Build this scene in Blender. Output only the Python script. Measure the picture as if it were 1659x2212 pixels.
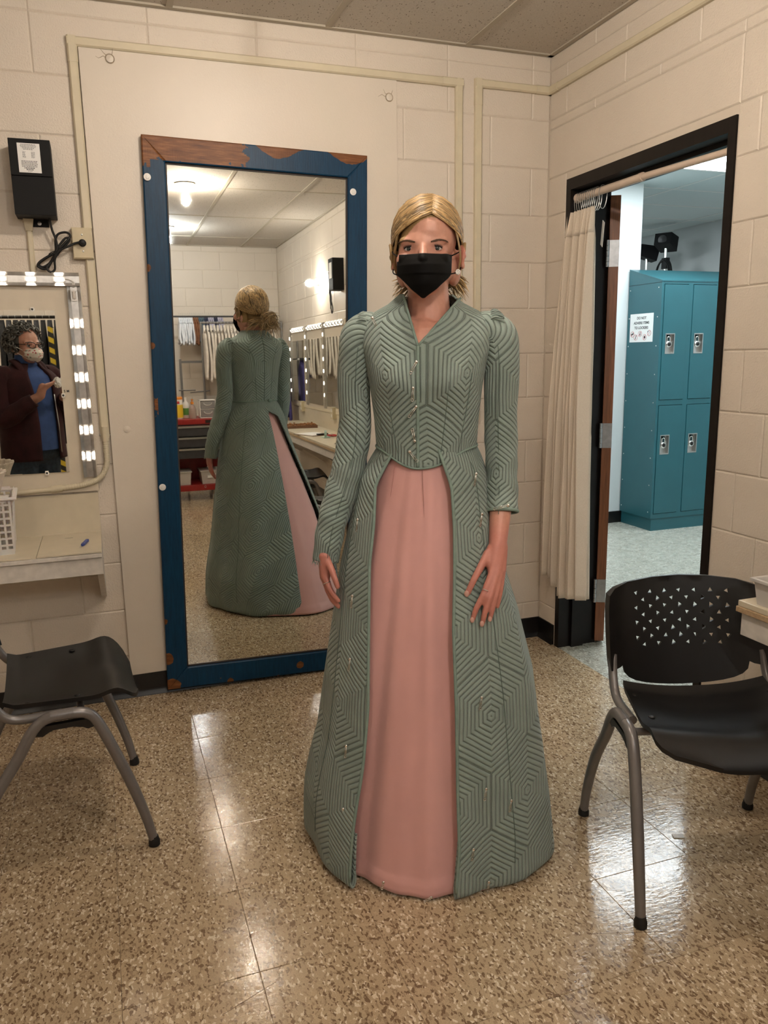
import bpy, bmesh, math, random
import numpy as np
from mathutils import Vector, Matrix, geometry, noise
from mathutils.bvhtree import BVHTree
for o in list(bpy.data.objects): bpy.data.objects.remove(o)
scene = bpy.context.scene
COL = scene.collection
PI = math.pi; R = math.radians
random.seed(7)

# ---------------------------------------------------------------- camera
CAM = Vector((-1.989, -3.3025, 1.4017)); YAW = .3407; PIT = .1967; ROL = -.0167; FPX = 1695.74
fw = Vector((math.sin(YAW)*math.cos(PIT), math.cos(YAW)*math.cos(PIT), -math.sin(PIT)))
rt = Vector((math.cos(YAW), -math.sin(YAW), 0)); up = rt.cross(fw)
rt, up = rt*math.cos(ROL)+up*math.sin(ROL), up*math.cos(ROL)-rt*math.sin(ROL)
cd = bpy.data.cameras.new('camera'); cam = bpy.data.objects.new('camera', cd); COL.objects.link(cam)
cd.sensor_fit = 'HORIZONTAL'; cd.sensor_width = 36; cd.lens = FPX*36/1659; cd.clip_start = .02
cam.matrix_world = Matrix(((rt.x, up.x, -fw.x, CAM.x), (rt.y, up.y, -fw.y, CAM.y), (rt.z, up.z, -fw.z, CAM.z), (0, 0, 0, 1)))
scene.camera = cam
# ---------------------------------------------------------------- world, exposure (the lamps carry their own light)
w = bpy.data.worlds.new('world'); scene.world = w; w.use_nodes = True
w.node_tree.nodes['Background'].inputs[0].default_value = (.9, .85, .8, 1)
w.node_tree.nodes['Background'].inputs[1].default_value = .05
vs = scene.view_settings; vs.view_transform = 'Standard'; vs.look = 'None'; vs.gamma = 1; vs.use_curve_mapping = False
vs.exposure = EXPOSURE = 2.3
BULB = 150.0          # radiance of the bare ceiling bulbs
PANEL = 3.9          # radiance of the fluorescent panels in the locker room
STRIP = 4.5          # radiance of the little dressing-mirror lamps
H = 2.678             # ceiling height
YB = -6.25            # opposite wall
XL = -4.1             # wall on the far left

# ---------------------------------------------------------------- geometry helpers
class S:
    def __init__(s): s.v = []; s.f = []; s.uv = None; s.c = None
    def add(s, v, f):
        n = len(s.v); s.v += [Vector(p) for p in v]; s.f += [tuple(i+n for i in q) for q in f]; return s
    def box(s, x0, x1, y0, y1, z0, z1):
        return s.add([(x0,y0,z0),(x1,y0,z0),(x1,y1,z0),(x0,y1,z0),(x0,y0,z1),(x1,y0,z1),(x1,y1,z1),(x0,y1,z1)],
                     [(3,2,1,0),(4,5,6,7),(0,1,5,4),(1,2,6,5),(2,3,7,6),(3,0,4,7)])
    def bbox(s, x0, x1, y0, y1, z0, z1, b=.003):      # bevelled box
        bm = bmesh.new(); t = S().box(x0,x1,y0,y1,z0,z1)
        vs_ = [bm.verts.new(p) for p in t.v]
        for q in t.f: bm.faces.new([vs_[i] for i in q])
        bmesh.ops.bevel(bm, geom=bm.edges[:], offset=b, segments=2, affect='EDGES', profile=.6)
        bm.verts.index_update()
        r = s.add([v.co.copy() for v in bm.verts], [[v.index for v in f.verts] for f in bm.faces]); bm.free(); return r
    def tube(s, pts, r, n=10, closed=False, caps=True, sx=1., ref=None):
        pts = [Vector(p) for p in pts]; m = len(pts)
        if not hasattr(r, '__len__'): r = [r]*m
        tang = []
        for i in range(m):
            a = pts[(i-1) % m] if (i > 0 or closed) else pts[0]
            b = pts[(i+1) % m] if (i < m-1 or closed) else pts[-1]
            d = (b-a); tang.append(d.normalized() if d.length > 1e-9 else Vector((0,0,1)))
        nrm = Vector(ref) if ref else (Vector((0,0,1)) if abs(tang[0].z) < .9 else Vector((1,0,0)))
        V = []
        for i in range(m):
            t = tang[i]; nrm = (nrm - t*nrm.dot(t)); nrm = nrm.normalized() if nrm.length > 1e-6 else t.orthogonal().normalized()
            bn = t.cross(nrm)
            for k in range(n):
                a = 2*PI*k/n; V.append(pts[i] + nrm*(math.cos(a)*r[i]*sx) + bn*(math.sin(a)*r[i]))
        F = []
        mm = m if closed else m-1
        for i in range(mm):
            for k in range(n):
                a = i*n+k; b = i*n+(k+1) % n; c = ((i+1) % m)*n+(k+1) % n; d = ((i+1) % m)*n+k
                F.append((a, b, c, d))
        if caps and not closed:
            F.append(tuple(reversed(range(n)))); F.append(tuple((m-1)*n+k for k in range(n)))
        return s.add(V, F)
    def cyl(s, p0, p1, r0, r1=None, n=16):
        return s.tube([p0, p1], [r0, r0 if r1 is None else r1], n)
    def lathe(s, prof, c=(0,0,0), axis=(0,0,1), n=20):
        ax = Vector(axis).normalized(); u = ax.orthogonal().normalized(); v = ax.cross(u); c = Vector(c)
        V = []; F = []; m = len(prof)
        for (r, h) in prof:
            for k in range(n):
                a = 2*PI*k/n; V.append(c + ax*h + u*(math.cos(a)*r) + v*(math.sin(a)*r))
        for i in range(m-1):
            for k in range(n):
                F.append((i*n+k, i*n+(k+1) % n, (i+1)*n+(k+1) % n, (i+1)*n+k))
        F.append(tuple(reversed(range(n)))); F.append(tuple((m-1)*n+k for k in range(n)))
        return s.add(V, F)
    def ell(s, c, r, nu=20, nv=12, rot=None):
        c = Vector(c); V = []; F = []
        for j in range(nv+1):
            t = PI*j/nv - PI/2
            for i in range(nu):
                a = 2*PI*i/nu
                p = Vector((r[0]*math.cos(t)*math.cos(a), r[1]*math.cos(t)*math.sin(a), r[2]*math.sin(t)))
                if rot: p = rot @ p
                V.append(c+p)
        for j in range(nv):
            for i in range(nu):
                F.append((j*nu+i, j*nu+(i+1) % nu, (j+1)*nu+(i+1) % nu, (j+1)*nu+i))
        return s.add(V, F)
    def cap(s, p0, p1, r0, r1, n=14):                 # capsule with two radii
        p0 = Vector(p0); p1 = Vector(p1); d = (p1-p0).normalized(); P = []; Q = []
        for k in range(5):
            a = PI/2*(1-k/4.); P.append(p0 - d*(r0*math.sin(a))); Q.append(max(r0*math.cos(a), 1e-4))
        for k in range(5):
            a = PI/2*k/4.; P.append(p1 + d*(r1*math.sin(a))); Q.append(max(r1*math.cos(a), 1e-4))
        return s.tube(P, Q, n)
    def prism(s, poly, f0, f1):                       # f0, f1: map a 2-D point to 3-D
        n = len(poly); V = [f0(*p) for p in poly]+[f1(*p) for p in poly]
        return s.add(V, [tuple(range(n))[::-1], tuple(range(n, 2*n))]+[(i, (i+1) % n, n+(i+1) % n, n+i) for i in range(n)])
    def grid(s, fn, nu, nv, cu=False):
        V = [fn(i/float(nu), j/float(nv)) for j in range(nv+1) for i in range(nu+(0 if cu else 1))]
        w_ = nu if cu else nu+1
        return s.add(V, [(j*w_+i, j*w_+(i+1) % w_, (j+1)*w_+(i+1) % w_, (j+1)*w_+i) for j in range(nv) for i in range(nu)])
    def move(s, d): d = Vector(d); s.v = [p+d for p in s.v]; return s
    def xf(s, M): s.v = [M @ p for p in s.v]; return s
    def merge(s, o): return s.add(o.v, o.f)

def mesh(name, s, mat=None, smooth=None, uv=None, colattr=None):
    me = bpy.data.meshes.new(name); me.from_pydata([tuple(p) for p in s.v], [], s.f)
    if mat: me.materials.append(mat)
    if uv is None and colattr is None and len(s.f) < 6000:
        bm = bmesh.new(); bm.from_mesh(me); bmesh.ops.recalc_face_normals(bm, faces=bm.faces[:]); bm.to_mesh(me); bm.free()
    if uv is not None:
        l = me.uv_layers.new(name='uv'); idx = np.zeros(len(me.loops), int); me.loops.foreach_get('vertex_index', idx)
        l.data.foreach_set('uv', np.array(uv, float)[idx].ravel())
    if colattr is not None:
        a = me.color_attributes.new('col', 'FLOAT_COLOR', 'POINT'); a.data.foreach_set('color', np.array(colattr, float).ravel())
    if smooth is not None:
        me.shade_smooth()
        if smooth > 0: me.set_sharp_from_angle(angle=R(smooth))
    return me
MW = {}
def world(o): return MW.get(o.name, Matrix.Identity(4))
def link(name, me, parent=None, loc=None, M=None):
    o = bpy.data.objects.new(name, me); COL.objects.link(o)
    if M is not None: o.matrix_basis = M
    elif loc is not None: o.location = loc
    mb = o.matrix_basis.copy() if M is not None else Matrix.Translation(Vector(loc) if loc is not None else Vector())
    if parent is not None: o.parent = parent; MW[o.name] = world(parent) @ mb
    else: MW[o.name] = mb
    return o
def obj(name, s, mat, parent=None, smooth=None, local=False, **kw):
    """one mesh object; s is in world coordinates unless local"""
    if parent is not None and not local: s.xf(world(parent).inverted())
    return link(name, mesh(name, s, mat, smooth, **kw), parent)
def tag(o, label=None, cat=None, group=None, kind=None):
    if label: o['label'] = label
    if cat: o['category'] = cat
    if group: o['group'] = group
    if kind: o['kind'] = kind
    return o
def thing(name, label, cat, loc=(0,0,0), rz=0, group=None):
    o = link(name, None, None, M=Matrix.Translation(Vector(loc)) @ Matrix.Rotation(rz, 4, 'Z')); o.empty_display_size = .1
    return tag(o, label, cat, group)
def solo(name, s, mat, label, cat, group=None, smooth=None, base=None, **kw):
    """a thing that is one mesh, with its origin at its base"""
    b = Vector(base) if base else Vector((sum(p.x for p in s.v)/len(s.v), sum(p.y for p in s.v)/len(s.v), min(p.z for p in s.v)))
    s.move(-b); return tag(link(name, mesh(name, s, mat, smooth, **kw), None, loc=b), label, cat, group)
def struct(name, s, mat, smooth=None, **kw):
    o = obj(name, s, mat, None, smooth, **kw); o['kind'] = 'structure'; return o
def lerp(a, b, t): return a+(b-a)*t
def interp(x, xs, ys): return float(np.interp(x, xs, ys))
def bez(p, n=12):
    """Catmull-Rom through the points"""
    p = [Vector(q) for q in p]; out = []
    for i in range(len(p)-1):
        a = p[max(i-1, 0)]; b = p[i]; c = p[i+1]; d = p[min(i+2, len(p)-1)]
        for k in range(n):
            t = k/float(n); out.append(.5*((2*b)+(c-a)*t+(2*a-5*b+4*c-d)*t*t+(3*b-a-3*c+d)*t**3))
    out.append(p[-1]); return out

# ---------------------------------------------------------------- materials
class X:                                              # tiny expression builder over Math nodes
    def __init__(s, t, k): s.t = t; s.k = k
    def op(s, o, b=None, c=None):
        n = s.t.nodes.new('ShaderNodeMath'); n.operation = o
        for i, q in enumerate((s, b, c)):
            if q is None: continue
            if isinstance(q, X): s.t.links.new(q.k, n.inputs[i])
            else: n.inputs[i].default_value = q
        return X(s.t, n.outputs[0])
    def __add__(s, b): return s.op('ADD', b)
    def __sub__(s, b): return s.op('SUBTRACT', b)
    def __mul__(s, b): return s.op('MULTIPLY', b)
    def __truediv__(s, b): return s.op('DIVIDE', b)
    def abs(s): return s.op('ABSOLUTE')
    def max(s, b): return s.op('MAXIMUM', b)
    def min(s, b): return s.op('MINIMUM', b)
    def fmod(s, b): return s.op('FLOORED_MODULO', b)
    def lt(s, b): return s.op('LESS_THAN', b)
    def gt(s, b): return s.op('GREATER_THAN', b)
    def sin(s): return s.op('SINE')
    def pow(s, b): return s.op('POWER', b)
class Mat:
    def __init__(s, name, col=(.5,.5,.5), rough=.5, metal=0., spec=.5, **kw):
        s.m = bpy.data.materials.new(name); s.m.use_nodes = True; s.t = s.m.node_tree; s.b = s.t.nodes['Principled BSDF']
        s.b.inputs['Base Color'].default_value = (*col, 1); s.b.inputs['Roughness'].default_value = rough
        s.b.inputs['Metallic'].default_value = metal; s.b.inputs['Specular IOR Level'].default_value = spec
        for k, v in kw.items(): s.b.inputs[k].default_value = v
    def node(s, ty, **kw):
        n = s.t.nodes.new(ty)
        for k, v in kw.items():
            if k.startswith('i_'): n.inputs[k[2:].replace('_', ' ')].default_value = v
            else: setattr(n, k, v)
        return n
    def link(s, a, b): s.t.links.new(a, b)
    def pos(s): return s.node('ShaderNodeNewGeometry').outputs['Position']
    def ocoord(s): return s.node('ShaderNodeTexCoord').outputs['Object']
    def uvc(s): return s.node('ShaderNodeUVMap').outputs[0]
    def scale(s, vec, sc):
        n = s.node('ShaderNodeMapping'); n.inputs['Scale'].default_value = sc; s.link(vec, n.inputs['Vector']); return n.outputs[0]
    def noise(s, vec, scale=5., detail=3., rough=.5):
        n = s.node('ShaderNodeTexNoise'); n.inputs['Scale'].default_value = scale; n.inputs['Detail'].default_value = detail; n.inputs['Roughness'].default_value = rough
        s.link(vec, n.inputs['Vector']); return n.outputs['Fac']
    def voro(s, vec, scale=5., feature='F1', rnd=1.):
        n = s.node('ShaderNodeTexVoronoi'); n.feature = feature; n.inputs['Scale'].default_value = scale; n.inputs['Randomness'].default_value = rnd
        s.link(vec, n.inputs['Vector']); return n
    def ramp(s, fac, stops, interp_='LINEAR'):
        n = s.node('ShaderNodeValToRGB'); e = n.color_ramp.elements; n.color_ramp.interpolation = interp_
        while len(e) < len(stops): e.new(.5)
        for q, (p, c) in zip(e, stops): q.position = p; q.color = (*c, 1) if len(c) == 3 else c
        s.link(fac, n.inputs['Fac']); return n.outputs['Color']
    def mix(s, fac, a, b, mode='MIX'):
        n = s.node('ShaderNodeMix', data_type='RGBA', blend_type=mode)
        for k, q in ((0, fac), (6, a), (7, b)):
            if isinstance(q, X): q = q.k
            if hasattr(q, 'is_linked'): s.link(q, n.inputs[k])
            elif k == 0: n.inputs[0].default_value = q
            else: n.inputs[k].default_value = (*q, 1)
        return n.outputs[2]
    def color(s, k): s.link(k, s.b.inputs['Base Color']); return s
    def rough(s, k): s.link(k, s.b.inputs['Roughness']); return s
    def bump(s, h, dist=.002, strength=1., prev=None):
        n = s.node('ShaderNodeBump'); n.inputs['Distance'].default_value = dist; n.inputs['Strength'].default_value = strength
        s.link(h.k if isinstance(h, X) else h, n.inputs['Height'])
        if prev is not None: s.link(prev, n.inputs['Normal'])
        s.link(n.outputs[0], s.b.inputs['Normal']); return n.outputs[0]
def plain(name, col, rough=.5, metal=0., vary=0., scale=20., bump=0., bscale=200., **kw):
    m = Mat(name, col, rough, metal, **kw)
    if vary:
        f = m.noise(m.pos(), scale, 4.)
        m.color(m.ramp(f, [(.25, tuple(c*(1-vary) for c in col)), (.75, tuple(min(1, c*(1+vary)) for c in col))]))
    if bump: m.bump(m.noise(m.pos(), bscale, 2.), bump)
    return m.m
def emit(name, col, strength):
    m = Mat(name, col, .4); m.b.inputs['Emission Color'].default_value = (*col, 1); m.b.inputs['Emission Strength'].default_value = strength; return m.m
def paint_mat(name, col, vary=.05, pit=.0012, rough=.42):
    m = Mat(name, col, rough); p = m.pos()
    m.color(m.ramp(m.noise(p, 2.2, 5., .6), [(.2, tuple(c*(1-vary) for c in col)), (.8, tuple(min(1, c*(1+vary)) for c in col))]))
    a = m.noise(p, 160., 3., .6); n = m.bump(a, pit, 1.)
    b = m.voro(p, 75.); m.bump(m.ramp(b.outputs['Distance'], [(0, (0,0,0)), (.25, (1,1,1))]), pit*.6, .5, n)
    return m.m
M = {}
M['block'] = paint_mat('cream_painted_block', (.655, .58, .49), .05, .0020)
M['panel'] = paint_mat('cream_painted_board', (.645, .575, .485), .04, .0004)
M['mortar'] = paint_mat('cream_painted_mortar', (.625, .55, .46), .05, .0008)
M['raceway'] = plain('ivory_raceway_enamel', (.60, .53, .385), .4, vary=.05)
M['bulkwhite'] = plain('white_enamel', (.72, .72, .70), .35, vary=.04)
M['lockerwall'] = paint_mat('pale_locker_room_paint', (.66, .70, .70), .03, .0004)
M['darkframe'] = plain('dark_brown_door_frame_enamel', (.0075, .0048, .0038), .42, spec=.25, vary=.3)
M['black'] = plain('black_plastic', (.004, .0037, .0037), .4, vary=.2)
M['blackmetal'] = plain('black_powder_coat', (.0034, .0032, .0034), .6, spec=.25, bump=.0004, bscale=900)
M['rubber'] = plain('black_rubber', (.004, .0037, .0035), .6)
M['tubegrey'] = plain('grey_painted_tube', (.20, .185, .18), .3, .35, vary=.08)
M['steel'] = plain('brushed_steel', (.55, .54, .52), .35, 1.)
M['chrome'] = plain('chrome', (.9, .89, .86), .2, 1.)
M['alu'] = plain('aluminium_channel', (.62, .61, .59), .28, 1., vary=.12, scale=60)
M['zinc'] = plain('galvanised_hinge', (.42, .43, .44), .38, .9, vary=.15, scale=50)
M['glass_mirror'] = plain('mirror_silver', (.82, .84, .80), .012, 1.)
M['white'] = plain('white_plastic', (.75, .73, .70), .4)
M['paper'] = plain('white_paper', (.80, .79, .77), .7)
M['ivory'] = plain('ivory_plate', (.55, .47, .31), .4, vary=.06)
M['red'] = plain('red_enamel', (.30, .018, .015), .3, vary=.15)
M['redplastic'] = plain('red_plastic', (.45, .02, .018), .3)
M['ink'] = plain('black_ink', (.02, .02, .022), .6)
M['redink'] = plain('red_ink', (.50, .03, .03), .6)
M['teal'] = plain('teal_locker_enamel', (.017, .098, .118), .36, vary=.06, scale=5)
M['tealdark'] = plain('teal_locker_gap', (.006, .03, .035), .6)
M['woodred'] = None
# ================================================================ THE SETTING
def wood(name, c0, c1, sc=(2., 2., 40.), rough=.4):
    m = Mat(name, c0, rough); v = m.scale(m.pos(), sc)
    m.color(m.ramp(m.noise(v, 3., 5., .6), [(.3, c0), (.7, c1)])); return m.m
M['woodred'] = wood('reddish_door_wood', (.13, .045, .018), (.25, .09, .035), (60., 60., 3.))
M['woodbrown'] = wood('brown_wood', (.10, .045, .02), (.20, .09, .04), (30., 6., 30.))
M['woodtan'] = wood('raw_wood', (.36, .24, .13), (.50, .36, .22), (6., 40., 40.), .6)

# ---- floor of vinyl composition tiles: every tile of the dressing room is a piece
def vct(name, base, dark, light, gloss=.085):
    m = Mat(name, base, gloss, spec=.42); p = m.pos()
    v = m.scale(p, (1., .55, 1.)); nz = m.node('ShaderNodeTexNoise'); nz.inputs['Scale'].default_value = 60.; m.link(p, nz.inputs['Vector'])
    vv = m.mix(.012, v, nz.outputs['Color'], 'ADD')
    a = m.voro(vv, 210.); c = m.node('ShaderNodeSeparateColor'); m.link(a.outputs['Color'], c.inputs[0])
    tone = m.ramp(c.outputs[0], [(.0, dark), (.16, tuple(lerp(x, y, .55) for x, y in zip(dark, base))), (.3, base), (.78, tuple(q*1.08 for q in base)), (.9, light)], 'CONSTANT')
    fine = m.noise(p, 420., 2.); tone = m.mix(.55, tone, m.ramp(fine, [(.3, (.62,.62,.62)), (.7, (1.25,1.25,1.25))]), 'MULTIPLY')
    oi = m.node('ShaderNodeObjectInfo')
    tone = m.mix(.22, tone, m.ramp(oi.outputs['Random'], [(0, (.75,.74,.72)), (1, (1.2,1.2,1.2))]), 'MULTIPLY')
    m.color(tone)
    m.rough(m.ramp(m.noise(p, 14., 5., .65), [(.3, (gloss*.8,)*3), (.75, (gloss*2.1,)*3)]))
    n = m.bump(m.noise(m.scale(p, (1., 2.2, 1.)), 42., 3., .6), .0007, .6)
    m.bump(m.noise(p, 7., 2.), .0025, .35, n)
    return m.m
M['vct'] = vct('tan_speckled_vinyl', (.46, .35, .225), (.20, .13, .075), (.70, .60, .45))
M['vctcool'] = vct('cool_speckled_vinyl', (.40, .40, .34), (.24, .22, .18), (.62, .62, .56), .2)
M['grout'] = plain('floor_joint_dirt', (.09, .06, .035), .6)
floor = struct('floor', S().box(XL, 0, YB, 0, -.12, -.0012), M['grout'])
TS = .3048; tx0 = -.53; ty0 = -1.7075
tcache = {}
def tile_mesh(w_, d_):
    k = (round(w_, 4), round(d_, 4))
    if k not in tcache:
        g = .0004; c = .0011
        s = S().add([(g,g,-.003),(w_-g,g,-.003),(w_-g,d_-g,-.003),(g,d_-g,-.003),(g,g,-c*.6),(w_-g,g,-c*.6),(w_-g,d_-g,-c*.6),(g,d_-g,-c*.6),
                     (g+c,g+c,0),(w_-g-c,g+c,0),(w_-g-c,d_-g-c,0),(g+c,d_-g-c,0)],
                    [(0,1,5,4),(1,2,6,5),(2,3,7,6),(3,0,4,7),(4,5,9,8),(5,6,10,9),(6,7,11,10),(7,4,8,11),(8,9,10,11)])
        tcache[k] = mesh('floor_tile', s, M['vct'])
    return tcache[k]
ix0 = math.floor((XL-tx0)/TS); ix1 = math.ceil((0-tx0)/TS); iy0 = math.floor((YB-ty0)/TS); iy1 = math.ceil((0-ty0)/TS)
for i in range(ix0, ix1):
    for j in range(iy0, iy1):
        a = max(XL, tx0+i*TS); b = min(0, tx0+(i+1)*TS); c = max(YB, ty0+j*TS); d = min(0, ty0+(j+1)*TS)
        if b-a > .01 and d-c > .01: link('floor_tile', tile_mesh(b-a, d-c), floor, loc=(a, c, 0))
# a few scuffs and a dropped thread
# ---- painted concrete block walls
Z0 = .18; BC = .2032; BL = .4064
JZ = [Z0+BC*k for k in range(-1, 13)]                 # bed joints
bcache = {}
def block_mesh(l, h, j=.0055, dp=.0030):
    k = (round(l, 3), round(h, 3))
    if k not in bcache:
        g = .0007
        s = S().add([(g,.012,g),(l-g,.012,g),(l-g,.012,h-g),(g,.012,h-g),(g,dp,g),(l-g,dp,g),(l-g,dp,h-g),(g,dp,h-g),(j,0,j),(l-j,0,j),(l-j,0,h-j),(j,0,h-j)],
                    [(0,1,5,4),(1,2,6,5),(2,3,7,6),(3,0,4,7),(4,5,9,8),(5,6,10,9),(6,7,11,10),(7,4,8,11),(8,9,10,11)])
        bcache[k] = mesh('block', s, M['block'])
    return bcache[k]
def place_block(parent, M4, u, z, l, h, smin=.012):
    if l < smin or h < smin: return
    link('block', block_mesh(l, h), parent, M=M4 @ Matrix.Translation((u, 0, z)))
def courses(z1=H):
    out = []
    for k in range(-1, 13):
        a = max(0, Z0+BC*k); b = min(z1, Z0+BC*(k+1))
        if b-a > .01: out.append((k, a, b))
    return out
# back wall: plane Y=0 facing -Y, u = X
wall_back = struct('wall_back', S().box(XL-.2, 0.2, .004, .2, -.1, H+.1), M['mortar'])
BA = .0916
for k, a, b in courses():
    off = BA if (k % 2) == 1 else BA+BL/2              # course between joints
    if k == 12: off = BA
    e = [-off-BL*i for i in range(0, 12)]
    xs = [0]+[q for q in e if q > XL]+[XL]
    for x1, x0 in zip(xs[:-1], xs[1:]): place_block(wall_back, Matrix.Identity(4), x0, a, x1-x0, b-a)
# opposite wall: plane Y=YB facing +Y
wall_front = struct('wall_front', S().box(XL-.2, 0.2, YB-.2, YB-.004, -.1, H+.1), M['mortar'])
MF = Matrix.Translation((0, YB, 0)) @ Matrix.Rotation(PI, 4, 'Z')
for k, a, b in courses():
    off = .26 if k % 2 else .26-BL/2
    xs = [0]+[off+BL*i for i in range(0, 12) if off+BL*i < -XL]+[-XL]
    for x0, x1 in zip(xs[:-1], xs[1:]): place_block(wall_front, MF, x0, a, x1-x0, b-a)
# wall on the far left (never in view, closes the room)
wall_left = struct('wall_left', S().box(XL-.2, XL, YB-.2, .2, -.1, H+.1), M['panel'])
# right wall: plane X=0 facing -X, with the doorway
D0, D1, DZ = -.155, -1.139, 2.139                      # outside of the steel frame
mr = S().box(.004, .2, D0, .2, -.1, H+.1).box(.004, .2, YB-.2, D1, -.1, H+.1).box(.004, .2, D1, D0, DZ, H+.1)
wall_right = struct('wall_right', mr, M['mortar'])
MR = Matrix(((0, 1, 0, 0), (-1, 0, 0, 0), (0, 0, 1, 0), (0, 0, 0, 1)))   # local x -> -Y, local y -> +X
for k, a, b in courses():
    ev = (k % 2 == 0)
    off = 1.235 if not ev else 1.34
    js = [off-BL*4+BL*i for i in range(0, 20)]
    if k >= 11: js = [.134-BL+BL*i+(0 if k == 11 else BL/2) for i in range(0, 20)]
    js = [q for q in js if 0 < q < -YB]
    def span(u0, u1, a, b):
        xs = [u0]+[q for q in js if u0+.03 < q < u1-.03]+[u1]
        for p, q in zip(xs[:-1], xs[1:]): place_block(wall_right, MR, p, a, q-p, b-a)
    if k >= 11: span(0, -YB, a, b); continue
    if k == 10:                                        # lintel course with its thin packing course
        for p, q in zip([0, .347, .748, 1.149, 1.55, 1.95], [.347, .748, 1.149, 1.55, 1.95, 2.36]): place_block(wall_right, MR, p, 2.376, q-p, b-2.376)
        place_block(wall_right, MR, 0, 2.17, 1.146, .206)
        span(1.146, -YB, 2.17, 2.376 if False else 2.376); js = js
        for p in range(9):
            u = 2.36+.4064*p; place_block(wall_right, MR, u, 2.376, min(.4064, -YB-u), b-2.376)
        continue
    if b > 2.139: b = 2.17
    span(0, -D0-.012, a, b); span(-D1+.003, -YB, a, b)
# ---- suspended ceiling: lay-in panels and the metal grid
def acoustic():
    m = Mat('acoustic_ceiling_panel', (.58, .53, .465), .85); p = m.pos()
    v = m.scale(p, (1., .6, 1.)); a = m.voro(v, 95.); q = m.noise(v, 55., 3., .7)
    pits = m.ramp(a.outputs['Distance'], [(.0, (0,0,0)), (.17, (0,0,0)), (.26, (1,1,1))])
    msk = m.ramp(q, [(.48, (1,1,1)), (.54, (0,0,0))]); pits = m.mix(1., pits, msk, 'LIGHTEN')
    fine = m.noise(p, 300., 2.)
    m.color(m.mix(1., m.mix(pits, (.20, .155, .11), (.58, .53, .465)), m.ramp(fine, [(.3, (.86,)*3), (.7, (1.06,)*3)]), 'MULTIPLY'))
    m.bump(pits, .002, .8); return m.m
M['acoustic'] = acoustic()
M['grid'] = plain('ceiling_grid_enamel', (.46, .41, .33), .75)
ceiling = struct('ceiling', S().box(XL, 0, YB, 0, H+.012, H+.1), M['grid'])
GX = [x for x in [-.415-.61*i for i in range(-1, 8)] if XL < x < 0]; GY = [-.665-1.2195*i for i in range(0, 6) if -.665-1.2195*i > YB]
GY = [-3.13+1.2195*2, -3.13+1.2195, -3.13, -3.13-1.2195, -3.13-2*1.2195]
xs = sorted([XL]+GX+[0]); ys = sorted([YB]+GY+[0]); cc = {}
random.seed(3)
for x0, x1 in zip(xs[:-1], xs[1:]):
    for y0, y1 in zip(ys[:-1], ys[1:]):
        k = (round(x1-x0, 3), round(y1-y0, 3))
        if k not in cc: cc[k] = mesh('ceiling_panel', S().box(.011, k[0]-.011, .011, k[1]-.011, .0, .015), M['acoustic'])
        link('ceiling_panel', cc[k], ceiling, loc=(x0, y0, H+random.uniform(.001, .006)))
for x in GX: obj('grid_runner', S().box(x-.012, x+.012, YB, 0, H-.0015, H+.012), M['grid'], ceiling)
for y in GY:
    for x0, x1 in zip(xs[:-1], xs[1:]): obj('grid_cross_bar', S().box(x0+.012, x1-.012, y-.012, y+.012, H-.001, H+.011), M['grid'], ceiling)
obj('wall_angle', S().box(XL, 0, -.022, 0, H-.002, H+.01), M['grid'], ceiling)
obj('wall_angle', S().box(-.022, 0, YB, 0, H-.002, H+.01), M['grid'], ceiling)
obj('wall_angle', S().box(XL, 0, YB, YB+.022, H-.002, H+.01), M['grid'], ceiling)
# ---- black cove base
M['cove'] = plain('black_cove_base', (.006, .005, .0045), .35, vary=.3)
def cove(name, u0, u1, f):
    prof = [(0, 0), (.016, 0), (.014, .006), (.006, .016), (.0045, .03), (.004, .098), (.0, .1)]
    s = S(); n = len(prof)
    s.add([f(u0, d, z) for d, z in prof]+[f(u1, d, z) for d, z in prof], [(i, i+1, n+i+1, n+i) for i in range(n-1)]+[tuple(range(n))[::-1], tuple(range(n, 2*n))])
    return struct(name, s, M['cove'], 35)
cove('baseboard_back', XL, 0, lambda u, d, z: (u, -d, z))
cove('baseboard_right', D1-.0, YB, lambda u, d, z: (-d, u, z))
cove('baseboard_right_corner', 0, D0+.012, lambda u, d, z: (-d, u, z))
cove('baseboard_front', XL, 0, lambda u, d, z: (u, YB+d, z))

# ---- steel door frame, wooden leaf and its hinges
door = tag(link('door_1', None, None, loc=(.1, -.65, 0)), 'open doorway with dark brown steel frame beside the cream block wall', None, kind='structure')
FW = .034
fr = S()
def jamb(y0, sgn):      # profile extruded in z: face, rabbet with stop, back face
    pr = [(-.004, 0), (-.004, FW), (.06, FW), (.06, FW+.016), (.125, FW+.016), (.125, FW), (.204, FW), (.204, 0)]
    return pr
for y0, sg in ((D0, -1), (D1, 1)):
    s = S().prism([(x, y0+sg*d) for x, d in jamb(y0, sg)], lambda x, y: (x, y, 0), lambda x, y: (x, y, DZ))
    if sg > 0: s.f = [tuple(reversed(q)) for q in s.f]
    obj('door_jamb', s, M['darkframe'], door)
obj('door_head', S().prism([(x, DZ-d) for x, d in [(-.004, 0), (-.004, .047), (.06, .047), (.06, .063), (.125, .063), (.125, .047), (.204, .047), (.204, 0)]],
    lambda x, z: (x, D0-FW-.0002, z), lambda x, z: (x, D1+FW+.0002, z)), M['darkframe'], door)
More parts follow.
